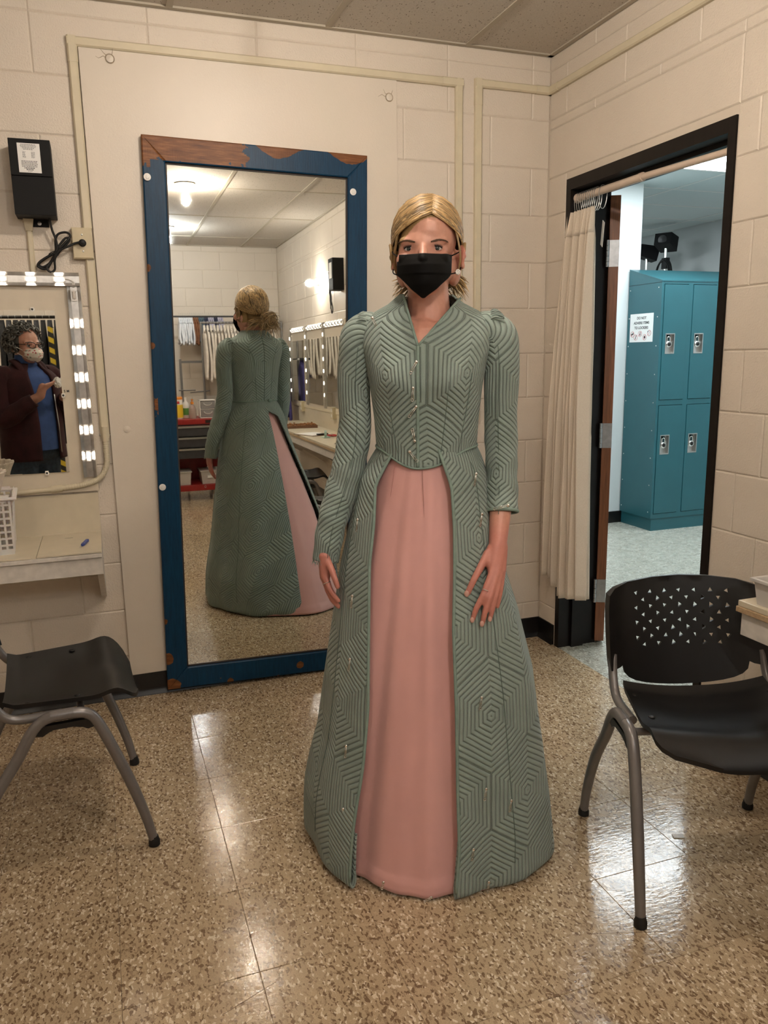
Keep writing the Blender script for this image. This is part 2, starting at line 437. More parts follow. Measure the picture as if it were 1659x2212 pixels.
# leaf stands open past ninety degrees in the locker room, its hinge edge to the camera
HX, HY = .212, D0-FW-.012                              # hinge pin
leaf = S().bbox(0, .91, 0, .044, .015, 2.075, .002)
la = R(62)                                             # direction of the opened leaf (into the locker room, swung back)
ML = Matrix.Translation((HX-.022, HY-.006, 0)) @ Matrix.Rotation(la, 4, 'Z') @ Matrix.Translation((.0, -.044, 0))
leaf_o = obj('door_leaf', leaf.xf(ML), M['woodred'], door)
for zc in (1.83, 1.02, .27):
    h = S().box(-.0015, .0015, -.044, -.002, -.057, .057)
    for q in (-.04, -.014, .014, .04): h.lathe([(.0045, 0), (.003, -.001)], (-.0025, -.023+(.008 if abs(q) < .02 else -.004), q), (-1, 0, 0), 8)
    h.box(.002-.004, .0445, .0, .003, -.057, .057)
    for q in range(5): h.cyl((0, .006, -.057+q*.0232), (0, .006, -.057+q*.0232+.0215), .0075, n=10)
    hm = Matrix.Translation((HX-.022, HY-.006, zc)) @ Matrix.Rotation(la, 4, 'Z') @ Matrix.Translation((-.001, .0, 0))
    obj('hinge', h.xf(hm), M['zinc'], door)
# ---- the locker room seen through the doorway
lf = struct('floor_locker_room', S().box(0.0, 4.0, -1.6, 5.2, -.12, .0), M['vctcool'])
ceil2 = struct('ceiling_locker_room', S().box(.2, 4.0, -1.6, 5.2, H+.012, H+.1), M['grid'])
M['acoustic2'] = plain('plain_ceiling_panel', (.60, .66, .66), .9, bump=.001, bscale=200)
M['panel_light'] = emit('fluorescent_diffuser', (.88, .96, 1.), PANEL)
LP = [(1.27, 2.49, 1.01, 1.62), (.05+.22, 1.27, -.21, .40), (2.49, 3.71, -.21, .40), (1.27, 2.49, 3.44, 4.05)]  # last panel is an added light, out of view, to brighten the locker room
gx = [.2, 1.27, 2.49, 3.71, 4.0]; gy = [-1.6, -1.43, -.82, -.21, .40, 1.01, 1.62, 2.23, 2.83, 3.44, 4.05, 4.66, 5.2]
for x0, x1 in zip(gx[:-1], gx[1:]):
    for y0, y1 in zip(gy[:-1], gy[1:]):
        if any(abs(y0-l[2]) < .02 and x0 < (l[0]+l[1])/2 < x1 for l in LP): continue
        obj('ceiling_panel', S().box(x0+.01, x1-.01, y0+.01, y1-.01, H+.002, H+.015), M['acoustic2'], ceil2)
for x in gx[1:-1]: obj('grid_runner', S().box(x-.012, x+.012, -1.6, 5.2, H-.001, H+.012), M['bulkwhite'], ceil2)
for y in gy[1:-1]: obj('grid_cross_bar', S().box(.2, 4.0, y-.012, y+.012, H-.0005, H+.011), M['bulkwhite'], ceil2)
names = ['bright fluorescent panel in the locker room ceiling above the lockers', 'fluorescent ceiling panel just beyond the doorway head, outside the view', 'fluorescent ceiling panel of the locker room furthest right', 'added unseen light panel behind the pale pier, brightening the locker room']
for (x0, x1, y0, y1), nm in zip(LP, names):
    t = thing('ceiling_light_panel', nm, 'ceiling light', ((x0+x1)/2, (y0+y1)/2, H-.001), 0, 'fluorescent panels in the locker room')
    obj('diffuser', S().box(x0+.02, x1-.02, y0+.02, y1-.02, H+.001, H+.006), M['panel_light'], t)
    f = S(); f.box(x0+.005, x0+.02, y0+.005, y1-.005, H-.001, H+.01).box(x1-.02, x1-.005, y0+.005, y1-.005, H-.001, H+.01).box(x0+.02, x1-.02, y0+.005, y0+.02, H-.001, H+.01).box(x0+.02, x1-.02, y1-.02, y1-.005, H-.001, H+.01)
    obj('frame', f, M['bulkwhite'], t)
struct('wall_locker_pier', S().box(.2, 2.125, 2.12, 2.30, 0, H+.05), M['lockerwall'])
M['farwall'] = paint_mat('grey_white_locker_wall', (.55, .57, .57), .03, .0004)
struct('wall_locker_far', S().box(4.0, 4.15, -1.7, 5.3, 0, H+.05), M['farwall'])
struct('wall_locker_end', S().box(.2, 4.0, 5.2, 5.35, 0, H+.05), M['lockerwall'])
struct('wall_locker_near', S().box(.2, 4.0, -1.75, -1.6, 0, H+.05), M['lockerwall'])
struct('wall_locker_side', S().box(.0, .2, .2, 5.3, 0, H+.05), M['lockerwall'])
struct('baseboard_locker', S().box(.25, 2.06, 2.105, 2.12, 0, .095), M['cove'])
# ================================================================ ON THE BACK WALL
def raceway(name, runs, label, elbows):
    t = thing(name, label, 'conduit', (runs[0][0][0], runs[0][0][1], min(runs[0][0][2], runs[0][1][2])))
    for a, b, ax in runs:
        a = Vector(a); b = Vector(b); s = S(); d = (b-a); L = d.length; d.normalize()
        nrm = Vector(ax); side = d.cross(nrm)
        pr = [(-.0165, 0), (-.0165, .013), (-.011, .019), (.011, .019), (.0165, .013), (.0165, 0)]
        s.prism(pr, lambda u, h: a+side*u+nrm*h, lambda u, h: b+side*u+nrm*h)
        obj('raceway_length', s, M['raceway'], t, 30)
    for pts, ax in elbows:
        p0, p1, p2 = [Vector(p) for p in pts]; nrm = Vector(ax); s = S()
        for e_, (a, b) in enumerate(((p0, p1), (p2, p1))):
            d = (b-a).normalized(); side = d.cross(nrm); b2 = b+d*(.0175-.0012*e_); kk = 1-.04*e_
            pr = [(u_*kk, h_*kk) for u_, h_ in [(-.0178, 0), (-.0178, .014), (-.012, .0205), (.012, .0205), (.0178, .014), (.0178, 0)]]
            s.prism(pr, lambda u, h: a+side*u+nrm*h, lambda u, h: b2+side*u+nrm*h)
        obj('elbow', s, M['raceway'], t, 30)
    return t
N_ = (0, -1, 0)
raceway('raceway', [((-1.985, 0, 1.10), (-1.985, 0, 1.776), N_), ((-1.985, 0, 1.888), (-1.985, 0, 2.53), N_), ((-1.985, 0, 2.53), (-.452, 0, 2.53), N_), ((-.452, 0, 2.53), (-.452, 0, 1.1), N_)],
        'ivory metal raceway running up, over the wall board and down again', [(((-1.985, 0, 2.46), (-1.985, 0, 2.53), (-1.90, 0, 2.53)), N_), (((-.53, 0, 2.53), (-.452, 0, 2.53), (-.452, 0, 2.45)), N_)])
raceway('raceway', [((-.36, 0, 1.1), (-.36, 0, 2.537), N_), ((-.36, 0, 2.537), (0, 0, 2.537), N_), ((0, 0, 2.537), (0, -1.9, 2.537), (-1, 0, 0))],
        'ivory metal raceway rising in the corner and turning onto the door wall', [(((-.36, 0, 2.45), (-.36, 0, 2.537), (-.29, 0, 2.537)), N_), (((-.08, 0, 2.537), (-.0, 0, 2.537), (0, 0, 2.537)), N_), (((0, -.08, 2.537), (0, -.0, 2.537), (0, 0, 2.537)), (-1, 0, 0))])
# ---- painted board behind the tall mirror
bd = thing('wall_board', 'large cream painted board fixed to the wall behind the tall mirror', 'wall board', (-1.35, -.01, .1))
obj('board', S().bbox(-1.965, -.737, -.016, .004, .10, 2.512, .002), M['panel'], bd)
M['crack'] = plain('cracked_paint_edge', (.34, .27, .19), .8)
for (x, z, sd) in ((-1.858, 2.482, 1), (-.771, 2.444, 1), (-1.901, 1.131, 0)):
    w_ = obj('screw_cap', S().lathe([(.0135, 0), (.0135, .002), (.009, .0035), (.0, .004)], (x, -.016, z), (0, -1, 0), 18), M['panel'], bd, 40)
    if sd:
        rg = S().lathe([(.0175, 0), (.0175, .0006), (.0145, .0006), (.0145, 0)], (x, -.016, z), (0, -1, 0), 18)
        cr = S()
        for a, l in ((R(60), .03), (R(125), .03), (R(175), .04)):
            p = Vector((x+.013*math.cos(a), -.0162, z+.013*math.sin(a))); pts = [p]
            for q in range(4): p = p+Vector((math.cos(a+random.uniform(-.7, .7)), 0, math.sin(a+random.uniform(-.7, .7))))*l/4; pts.append(p)
            cr.tube(pts, [.0012, .001, .0009, .0007, .0004], 4)
        obj('paint_crack', cr.merge(rg), M['crack'], bd)
# ---- tall mirror in a worn blue frame, hung slightly crooked
MA = R(-.4); MT = R(.1); roll = R(-1.35)
mc = Vector((-1.352, -.030, 1.115))
MM = Matrix.Translation(mc) @ Matrix.Rotation(MA, 4, 'Z') @ Matrix.Rotation(-MT, 4, 'X') @ Matrix.Rotation(-roll, 4, 'Y')
mirror = tag(link('standing_mirror', None, None, M=Matrix.Translation((mc.x, mc.y, 0))), 'tall mirror in a chipped blue wooden frame leaning on the cream wall', 'mirror')
def frame_paint():
    m = Mat('worn_blue_paint_over_wood', (.002, .036, .085), .42, spec=.25); p = m.ocoord(); sp = m.node('ShaderNodeSeparateXYZ'); m.link(p, sp.inputs[0])
    x = X(m.t, sp.outputs[0]); z = X(m.t, sp.outputs[2])
    wd = m.ramp(m.noise(m.scale(p, (3., 30., 30.)), 4., 5., .6), [(.3, (.085, .028, .008)), (.55, (.18, .065, .019)), (.8, (.32, .145, .055))])
    bl = m.ramp(m.noise(m.scale(p, (25., 25., 2.)), 6., 5., .65), [(.3, (.0010, .024, .060)), (.7, (.0016, .040, .092))])
    # streaks of pale wear on the blue
    st = m.ramp(m.noise(m.scale(p, (160., 160., 6.)), 2., 4., .7), [(.66, (0,0,0)), (.74, (1,1,1))])
    bl = m.mix(m.ramp(m.noise(p, 3., 3.), [(.45, (0,0,0)), (.75, (.5,.5,.5))]), bl, m.mix(st, bl, (.20, .28, .33)))
    n = X(m.t, m.noise(p, 9., 4., .6)); n2 = X(m.t, m.noise(p, 28., 3., .6))
    # bare wood: the left two thirds of the top rail, bites along its right part, the top of the left stile, and chips
    top = (z - 1.0145).gt(0)
    a = (x + (n-.5)*.16).lt(-.055)
    wave = (z - 1.066) + (x*21.).sin()*.03 + (n-.5)*.05
    b = wave.gt(.022)*(x.gt(-.02))
    corner = ((z-.93)+(n-.5)*.30).gt(.0)*((x+.415).lt(0.))
    m1 = (top*(a.max(b))).max(corner*.999)
    m1 = m1*((n2+(z-1.02)*6.).gt(.38))
    chips = ((X(m.t, m.noise(p, 6.5, 4., .7))).gt(.635))*((x.abs().gt(.428)).max(z.lt(-1.075)))
    for (a_x, a_z, a_r) in ((-.44, -.965, .026), (-.425, -1.085, .034), (.13, -1.058, .017), (.30, -1.03, .016), (-.442, .62, .013), (-.442, -.80, .012), (-.18, -1.095, .013), (-.44, .33, .012)):
        dx = x-a_x; dz = z-a_z; chips = chips.max(((dx*dx+dz*dz).pow(.5)+(n2-.5)*.02).lt(a_r))
    msk = m1.max(chips)
    m.color(m.mix(msk, bl, wd)); rg = m.mix(msk, (.42,)*3, (.45,)*3); m.rough(rg)
    m.bump(m.noise(m.scale(p, (120., 120., 5.)), 3., 3.), .0008, .5); return m.m
M['bluepaint'] = frame_paint()
W2, H2, T2 = .443, 1.1, .022
FWd = .083
def fboard(poly):
    s = S(); f0 = lambda x, z: Vector((x, -T2, z)); f1 = lambda x, z: Vector((x, T2, z))
    n = len(poly); c = Vector((sum(p[0] for p in poly)/n, sum(p[1] for p in poly)/n)); b = .004
    inn = [(p[0]+(c.x-p[0])*b/abs((c.x-p[0]) or 1), p[1]+(c.y-p[1])*b/abs((c.y-p[1]) or 1)) for p in poly]
    V = [Vector((x, T2, z)) for x, z in poly]+[Vector((x, -T2+.003, z)) for x, z in poly]+[Vector((x, -T2, z)) for x, z in inn]
    F = [tuple(range(n)), tuple(range(2*n, 3*n))[::-1]]
    for r in range(2): F += [(r*n+i, r*n+(i+1) % n, (r+1)*n+(i+1) % n, (r+1)*n+i)[::-1] for i in range(n)]
    return s.add(V, F)
a_, b_ = W2-FWd, H2-.09
LM = world(mirror).inverted() @ MM
for nm, poly in (('frame_rail', [(-W2, H2), (W2, H2), (a_, b_), (-a_, b_)]), ('frame_rail', [(-a_, -b_), (a_, -b_), (W2, -H2), (-W2, -H2)]),
                 ('frame_stile', [(-W2, H2), (-a_, b_), (-a_, -b_), (-W2, -H2)]), ('frame_stile', [(a_, b_), (W2, H2), (W2, -H2), (a_, -b_)])):
    s = fboard(poly); me = mesh(nm, s, M['bluepaint']); link(nm, me, mirror, M=LM)
mg = S().box(-a_+.002, a_-.002, -.006, .003, -b_+.002, b_-.002)
link('mirror_glass', mesh('mirror_glass', mg, M['glass_mirror']), mirror, M=LM)
e = S()
for (x0, x1, z0, z1) in ((-a_, -a_+.006, -b_, b_), (a_-.006, a_, -b_, b_), (-a_, a_, b_-.006, b_), (-a_, a_, -b_, -b_+.006)): e.box(x0, x1, -.010, -.004, z0, z1)
link('rebate_lip', mesh('rebate_lip', e, plain('dark_frame_rebate', (.03, .018, .012), .6)), mirror, M=LM)
for (x, z) in ((-1.758, 2.074), (-.948, 2.061), (-1.784, .895)):
    s = S().lathe([(.0, 0), (.0125, 0), (.0135, .002), (.0115, .003), (.007, .0025), (.006, .0045), (.0, .005)], (x, -.052, z), (0, -1, 0), 18)
    obj('washer_screw', s, M['white'], mirror, 40)
# ---- black transformer box with its label, lead and wall plate
tb = thing('transformer_box', 'black transformer box with a white specification label on the left wall', 'transformer', (-2.155, -.055, 1.91))
bx = S().bbox(-2.222, -2.086, -.11, -.004, 2.044, 2.166, .002); obj('upper_cover', bx, M['blackmetal'], tb)
obj('lower_cover', S().bbox(-2.222, -2.086, -.11, -.004, 1.913, 2.0425, .002), M['blackmetal'], tb)
obj('mounting_tab', S().box(-2.176, -2.118, -.006, 0, 1.888, 1.93), M['blackmetal'], tb)
obj('tab_screw', S().lathe([(.007, 0), (.007, .002), (.0, .0035)], (-2.15, -.006, 1.90), (0, -1, 0), 12), M['steel'], tb)
lb = obj('specification_label', S().box(-2.194, -2.121, -.1112, -.1098, 2.054, 2.151), M['paper'], tb)
pr = S()
def dash(s, x0, x1, z, h=.0016, y=-.1118): s.box(x0, x1, y, y+.0006, z-h/2, z+h/2)
random.seed(5)
def words(s, x0, x1, z, h=.0016):
    x = x0
    while x < x1-.002:
        l = random.uniform(.002, .006); dash(s, x, min(x+l, x1), z, h); x += l+.0014
for i, (p, q) in enumerate(((.012, .06), (.01, .063), (.012, .06), (.016, .056), (.02, .052))): words(pr, -2.194+p, -2.194+q, 2.1465-.004*i)
for i in range(7): words(pr, -2.178, -2.168, 2.122-.003*i, .0012); words(pr, -2.150, -2.138, 2.122-.003*i, .0012)
for i in range(5): words(pr, -2.184, -2.132, 2.092-.0045*i, .002)
words(pr, -2.176, -2.140, 2.069, .003); words(pr, -2.170, -2.145, 2.064, .003); words(pr, -2.165, -2.15, 2.059, .0016)
obj('label_print', pr, plain('grey_print', (.12, .12, .12), .7), lb)
rc = S().prism([(-2.207, 1.93), (-2.166, 1.93), (-2.176, 1.872), (-2.198, 1.872)], lambda x, z: (x, -.0, z), lambda x, z: (x, -.030 if z > 1.9 else -.016, z))
rc2 = S().prism([(-2.197, 0), (-2.197, .010), (-2.193, .014), (-2.181, .014), (-2.177, .010), (-2.177, 0)], lambda x, d: (x, -d, 1.728), lambda x, d: (x, -d, 1.874))
t = thing('raceway', 'short ivory raceway dropping from the transformer box to the lit mirror', 'conduit', (-2.187, 0, 1.728)); obj('reducer', rc, M['raceway'], t); obj('raceway_length', rc2, M['raceway'], t)
wp = thing('outlet_plate', 'ivory steel outlet box with a black plug under the raceway', 'outlet', (-2.007, -.02, 1.776))
obj('box', S().bbox(-2.043, -1.971, -.030, 0, 1.776, 1.888, .002), M['ivory'], wp)
obj('cover', S().bbox(-2.041, -1.973, -.0335, -.029, 1.779, 1.885, .0015), M['ivory'], wp)
for z in (1.862, 1.803): obj('plate_screw', S().lathe([(.004, 0), (.003, .0015), (0, .002)], (-2.007, -.0335, z), (0, -1, 0), 10), M['steel'], wp)
obj('receptacle', S().lathe([(.017, 0), (.017, .0012), (.0, .0015)], (-2.007, -.0335, 1.832), (0, -1, 0), 20), M['ivory'], wp)
cord = thing('power_cord', 'black power cord tied in a coil between transformer box and outlet', 'cord', (-2.1, -.03, 1.72))
pts = bez([(-2.113, -.05, 1.915), (-2.108, -.04, 1.875), (-2.098, -.035, 1.84), (-2.099, -.03, 1.80), (-2.125, -.03, 1.785), (-2.16, -.03, 1.762), (-2.168, -.028, 1.745), (-2.14, -.03, 1.738),
           (-2.112, -.035, 1.775), (-2.085, -.045, 1.81), (-2.055, -.045, 1.842), (-2.048, -.04, 1.858), (-2.062, -.035, 1.868), (-2.088, -.03, 1.862), (-2.10, -.028, 1.84), (-2.103, -.026, 1.80), (-2.118, -.03, 1.77),
           (-2.138, -.035, 1.742), (-2.128, -.035, 1.726), (-2.112, -.03, 1.735), (-2.108, -.04, 1.77), (-2.092, -.045, 1.80), (-2.05, -.048, 1.82), (-2.035, -.045, 1.828), (-2.01, -.05, 1.834)], 8)
obj('cable', S().tube(pts, .0042, 8), M['rubber'], cord, 60)
pts = bez([(-2.105, -.03, 1.795), (-2.14, -.022, 1.775), (-2.165, -.02, 1.755), (-2.15, -.02, 1.745), (-2.12, -.022, 1.765), (-2.09, -.03, 1.80), (-2.06, -.03, 1.83), (-2.052, -.03, 1.845), (-2.065, -.03, 1.848), (-2.09, -.03, 1.82), (-2.105, -.03, 1.795)], 8)
obj('cable_loop', S().tube(pts, .0042, 8), M['rubber'], cord, 60)
obj('plug', S().lathe([(.006, .028), (.009, .026), (.010, .012), (.013, .01), (.014, 0)][::-1], (-2.007, -.0335, 1.832), (0, -1, 0), 14), M['rubber'], cord, 40)
obj('tie', S().tube([(-2.115+.012*math.cos(a), -.034+.014*math.sin(a), 1.795+.006*math.cos(a)) for a in [2*PI*k/12 for k in range(12)]], .0015, 5, closed=True).tube([(-2.103, -.048, 1.79), (-2.093, -.046, 1.785)], .0012, 5), M['rubber'], cord)
# ---- lit dressing mirror on the left
M['boardwhite'] = plain('cream_gloss_board', (.60, .53, .42), .32, vary=.05)
vm = thing('lit_dressing_mirror', 'dressing mirror in a cream board edged with small lit lamps', 'mirror', (-2.34, -.02, .9))
obj('backing_board', S().bbox(-2.72, -2.026, -.018, 0, .893, 1.722, .002), M['boardwhite'], vm)
obj('mirror_glass', S().box(-2.62, -2.127, -.024, -.018, .977, 1.588), M['glass_mirror'], vm)
M['lamp'] = emit('lit_lamp', (1., .86, .72), STRIP)
M['lampoff'] = plain('clear_lamp', (.55, .5, .45), .15)
M['bulbwarm'] = emit('warm_bulb_glass', (1., .885, .76), BULB); M['bulbcool'] = emit('cool_bulb_glass', (.92, .96, 1.), BULB*.8); M['bulbwall'] = emit('wall_bulb_glass', (1., .95, .88), BULB*.3)
def strip(parent, f, u0, u1, lamps, w_=.024, off=()):
    """aluminium trough with festoon lamps; f(u, v, h): along, across, out of the wall"""
    s = S(); pr_ = [(-w_, 0), (-w_, .020), (-.012, .008), (.012, .008), (w_, .020), (w_, 0)]
    n = 6; V = [f(u0, v, h) for v, h in pr_]+[f(u1, v, h) for v, h in pr_]
    s.add(V, [(i, i+1, n+i+1, n+i) for i in range(5)]+[tuple(range(n)), tuple(range(n, 2*n))])
    tr = obj('lamp_trough', s, M['alu'], parent)
    for q, u in enumerate(lamps):
        hd = S(); hd.merge(S().box(-.021, -.0135, -.0085, .0085, 0, .008)).merge(S().box(.0135, .021, -.0085, .0085, 0, .008)).box(-.021, .021, -.0085, .0085, 0, .0015)
        hd.v = [Vector(f(u+p.x, p.y, .008+p.z)) for p in hd.v]; h_ = obj('lamp_holder', hd, M['white'], parent)
        lp = S().cap((-.010, 0, .007), (.010, 0, .007), .0058, .0058, 10); lp.v = [Vector(f(u+p.x, p.y, .008+p.z)) for p in lp.v]
        obj('lamp', lp, M['lampoff'] if q in off else M['lamp'], parent, 60)
strip(vm, lambda u, v, h: (u, -.018-h, 1.7005+v), -2.72, -2.030, [-2.10-.0985*i for i in range(6)])
strip(vm, lambda u, v, h: (-2.0525+v, -.018-h, u), .951, 1.676, [1.643, 1.541, 1.441, 1.339, 1.238, 1.137, 1.035], off=(0,))
sw = S()
for i in range(3): sw.tube(bez([(-2.079+.004*i, -.03, 1.702), (-2.065, -.034-.003*i, 1.70), (-2.055+.003*i, -.034, 1.69), (-2.056+.003*i, -.03, 1.672)], 5), .0016, 6)
obj('strip_wires', sw, M['white'], vm)
M['clearplastic'] = plain('clear_clip', (.75, .72, .66), .25)
for (x, z) in ((-2.203, 1.592), (-2.124, 1.272), (-2.209, .977)):
    c = obj('mirror_clip', S().lathe([(.0085, 0), (.0085, .004), (.006, .007), (0, .007)], (x, -.019, z), (0, -1, 0), 10).box(x-.006, x+.006, -.028, -.019, z-.008, z+.008), M['clearplastic'], vm)
    obj('clip_screw', S().lathe([(.004, 0), (.003, .002), (0, .0025)], (x, -.028, z), (0, -1, 0), 10), M['black'], c)
def text(name, body, size, mat, parent, M4, extrude=.0003, align='CENTER'):
    cu = bpy.data.curves.new(name, 'FONT'); cu.body = body; cu.size = size; cu.extrude = extrude; cu.offset = size*.022; cu.align_x = align; cu.align_y = 'CENTER'
    cu.space_line = 1.25
    tmp = bpy.data.objects.new(name, cu); COL.objects.link(tmp); dg = bpy.context.evaluated_depsgraph_get()
    me = bpy.data.meshes.new_from_object(tmp.evaluated_get(dg)); bpy.data.objects.remove(tmp)
    me.materials.clear(); me.materials.append(mat)
    me.transform(M4 if parent is None else world(parent).inverted() @ M4)
    return link(name, me, parent)
TW = Matrix(((1, 0, 0, 0), (0, 0, -1, 0), (0, 1, 0, 0), (0, 0, 0, 1)))   # text facing -Y
text('lettering', 'S M', .013, M['ink'], vm, Matrix.Translation((-2.111, -.0186, 1.287)) @ TW)
# flexible conduit under the lit mirror
fx = thing('flexible_conduit', 'ribbed ivory flexible conduit curving under the lit mirror', 'conduit', (-2.03, -.02, .9))
path = bez([(-1.985, -.016, 1.12), (-1.985, -.018, 1.05), (-1.990, -.022, .99), (-2.02, -.026, .945), (-2.08, -.026, .922), (-2.17, -.024, .914)], 30)
rr = [.0105+.0012*math.sin(i*2*PI/3.) for i in range(len(path))]
obj('ribbed_hose', S().tube(path, rr, 12), M['raceway'], fx, 0)
obj('hose_end', S().cyl((-1.985, -.016, 1.09), (-1.985, -.016, 1.145), .013), M['raceway'], fx, 40)
obj('hose_end', S().cyl((-2.16, -.024, .914), (-2.20, -.022, .911), .0135), M['raceway'], fx, 40)
obj('straight_pipe', S().cyl((-2.19, -.022, .911), (-2.72, -.022, .893), .0095), M['raceway'], fx, 40)
for (x, z, a) in ((-1.985, 1.112, 0), (-2.178, .913, 1)):
    for d in (-1, 1):
        p = Vector((x+(d*.018 if not a else 0), -.004, z+(d*.018 if a else 0))); obj('strap_screw', S().ell(p, (.005, .006, .005), 8, 6), M['steel'], fx, 0)
# ---- narrow painted counter under it
M['counter'] = plain('cream_painted_hardboard', (.60, .53, .40), .3, vary=.05)
M['counteredge'] = plain('chipped_white_paint', (.63, .585, .53), .5, vary=.12, scale=40)
ct = thing('dressing_counter', 'narrow cream counter shelf fixed to the wall under the lit mirror', 'counter', (-2.4, -.19, .5))
obj('top_sheet', S().bbox(-2.247, -2.031, -.372, -.006, .722, .728, .001), M['counter'], ct)
obj('top_sheet', S().bbox(-2.80, -2.2485, -.372, -.006, .7215, .7275, .001), M['counter'], ct)
obj('back_panel', S().bbox(-2.80, -2.031, -.010, 0, .726, .885, .001), M['counter'], ct)
obj('edge_strip', S().bbox(-2.80, -2.031, -.378, -.340, .706, .7205, .002), M['counteredge'], ct)
obj('apron', S().bbox(-2.80, -2.031, -.368, -.345, .641, .706, .002), M['counteredge'], ct)
obj('wall_cleat', S().bbox(-2.80, -2.045, -.03, 0, .55, .70, .002), M['counter'], ct)
br_ = S().prism([(-.345, .70), (-.345, .635), (-.03, .46), (0, .46), (0, .70)], lambda y, z: (-2.052, y, z), lambda y, z: (-2.031, y, z)); obj('end_bracket', br_, M['counteredge'], ct)
obj('scratch', S().box(-2.165, -2.135, -.098, -.0955, .728, .7284), M['ink'], ct)
# seam ripper
sr = thing('seam_ripper', 'small blue seam ripper lying on the cream counter', 'seam ripper', (-2.09, -.23, .728), R(78))
M['bluepl'] = plain('blue_plastic', (.012, .045, .30), .3)
obj('handle', S().bbox(-.03, .045, -.006, .006, .0, .010, .003), M['bluepl'], sr, local=True)
obj('ferrule', S().bbox(-.042, -.029, -.0045, .0045, .001, .009, .002), M['bluepl'], sr, local=True)
obj('prongs', S().tube([(-.04, 0, .005), (-.058, .001, .004), (-.066, .004, .004)], [.0014, .001, .0005], 6).tube([(-.056, .001, .004), (-.060, -.004, .004)], [.001, .0008], 6), M['steel'], sr, local=True)
# white plastic basket with a lacy ruffled thing inside
bk = thing('plastic_basket', 'white slotted plastic basket standing on the counter at the left edge', 'basket', (-2.47, -.2, .728), R(4))
M['basket'] = plain('white_translucent_plastic', (.72, .66, .62), .35, **{'Subsurface Weight': .15})
bs = S()
def bwall(ax, pos, u0, u1, flare):
    z0, z1 = .0, .195; nu = max(3, int((u1-u0)/.021)); nz = 8
    def q(u, z, d): 
        o = (pos+(z/z1)*flare)*(1 if pos > 0 else 1)
        o = pos+(flare*z/z1)*(1 if pos > 0 else -1)
        return (o+d, u, z) if ax == 'x' else (u, o+d, z)
    for i in range(nu+1):
        u = lerp(u0, u1, i/nu); bs.add([q(u-.0035, z0, -.0015), q(u+.0035, z0, -.0015), q(u+.0035, z0, .0015), q(u-.0035, z0, .0015), q(u-.0035, z1, -.0015), q(u+.0035, z1, -.0015), q(u+.0035, z1, .0015), q(u-.0035, z1, .0015)], [(0,1,5,4),(1,2,6,5),(2,3,7,6),(3,0,4,7)])
    for j in range(nz+1):
        z = lerp(z0, z1, j/nz); h = .0035 if 0 < j < nz else .010
        bs.add([q(u0, z-h, -.0014), q(u1, z-h, -.0014), q(u1, z-h, .0014), q(u0, z-h, .0014), q(u0, z+h, -.0014), q(u1, z+h, -.0014), q(u1, z+h, .0014), q(u0, z+h, .0014)], [(3,2,1,0),(4,5,6,7),(0,1,5,4),(1,2,6,5),(2,3,7,6),(3,0,4,7)])
bs.v = []; bs.f = []
for sx in (-.14, .14): bwall('x', sx, -.10, .10, .012)
for sy in (-.10, .10): bwall('y', sy, -.14, .14, .012)
bs.box(-.14, .14, -.10, .10, 0, .003); bs.move((0, 0, .0095))
obj('basket_body', bs, M['basket'], bk, local=True)
rm = S()
for (x0, x1, y0, y1) in ((-.165, .165, -.125, -.108), (-.165, .165, .108, .125), (-.165, -.148, -.108, .108), (.148, .165, -.108, .108)): rm.bbox(x0, x1, y0, y1, .198, .207, .003)
obj('rim', rm, M['basket'], bk, local=True)
lac = plain('cream_lace', (.70, .60, .50), .9, vary=.1, scale=90, bump=.002, bscale=300)
def ruffle(u, v):
    a = 2*PI*u; r = .085+.03*v+.010*math.sin(18*a+3*v)*v; z = .205+.10*v-.02*v*v
    return Vector((.045+r*.75*math.cos(a), .03+r*math.sin(a), z))
s = S().grid(ruffle, 110, 10, True)
o = obj('lace_bundle', s.xf(world(bk)), lac, None, 0); o.location = (0,0,0)
tag(o, 'cream lace ruffle heaped in the white plastic basket', 'lace trim')
mo = o.modifiers.new('thick', 'SOLIDIFY'); mo.thickness = .003
cf = S().bbox(-.11, .09, -.085, .06, .010, .205, .02)
o2 = tag(obj('folded_cloth', cf.xf(world(bk)), plain('mixed_dark_cloth', (.20, .05, .06), .9, vary=.5, scale=18), None), 'dark red cloth folded inside the white plastic basket', 'cloth')
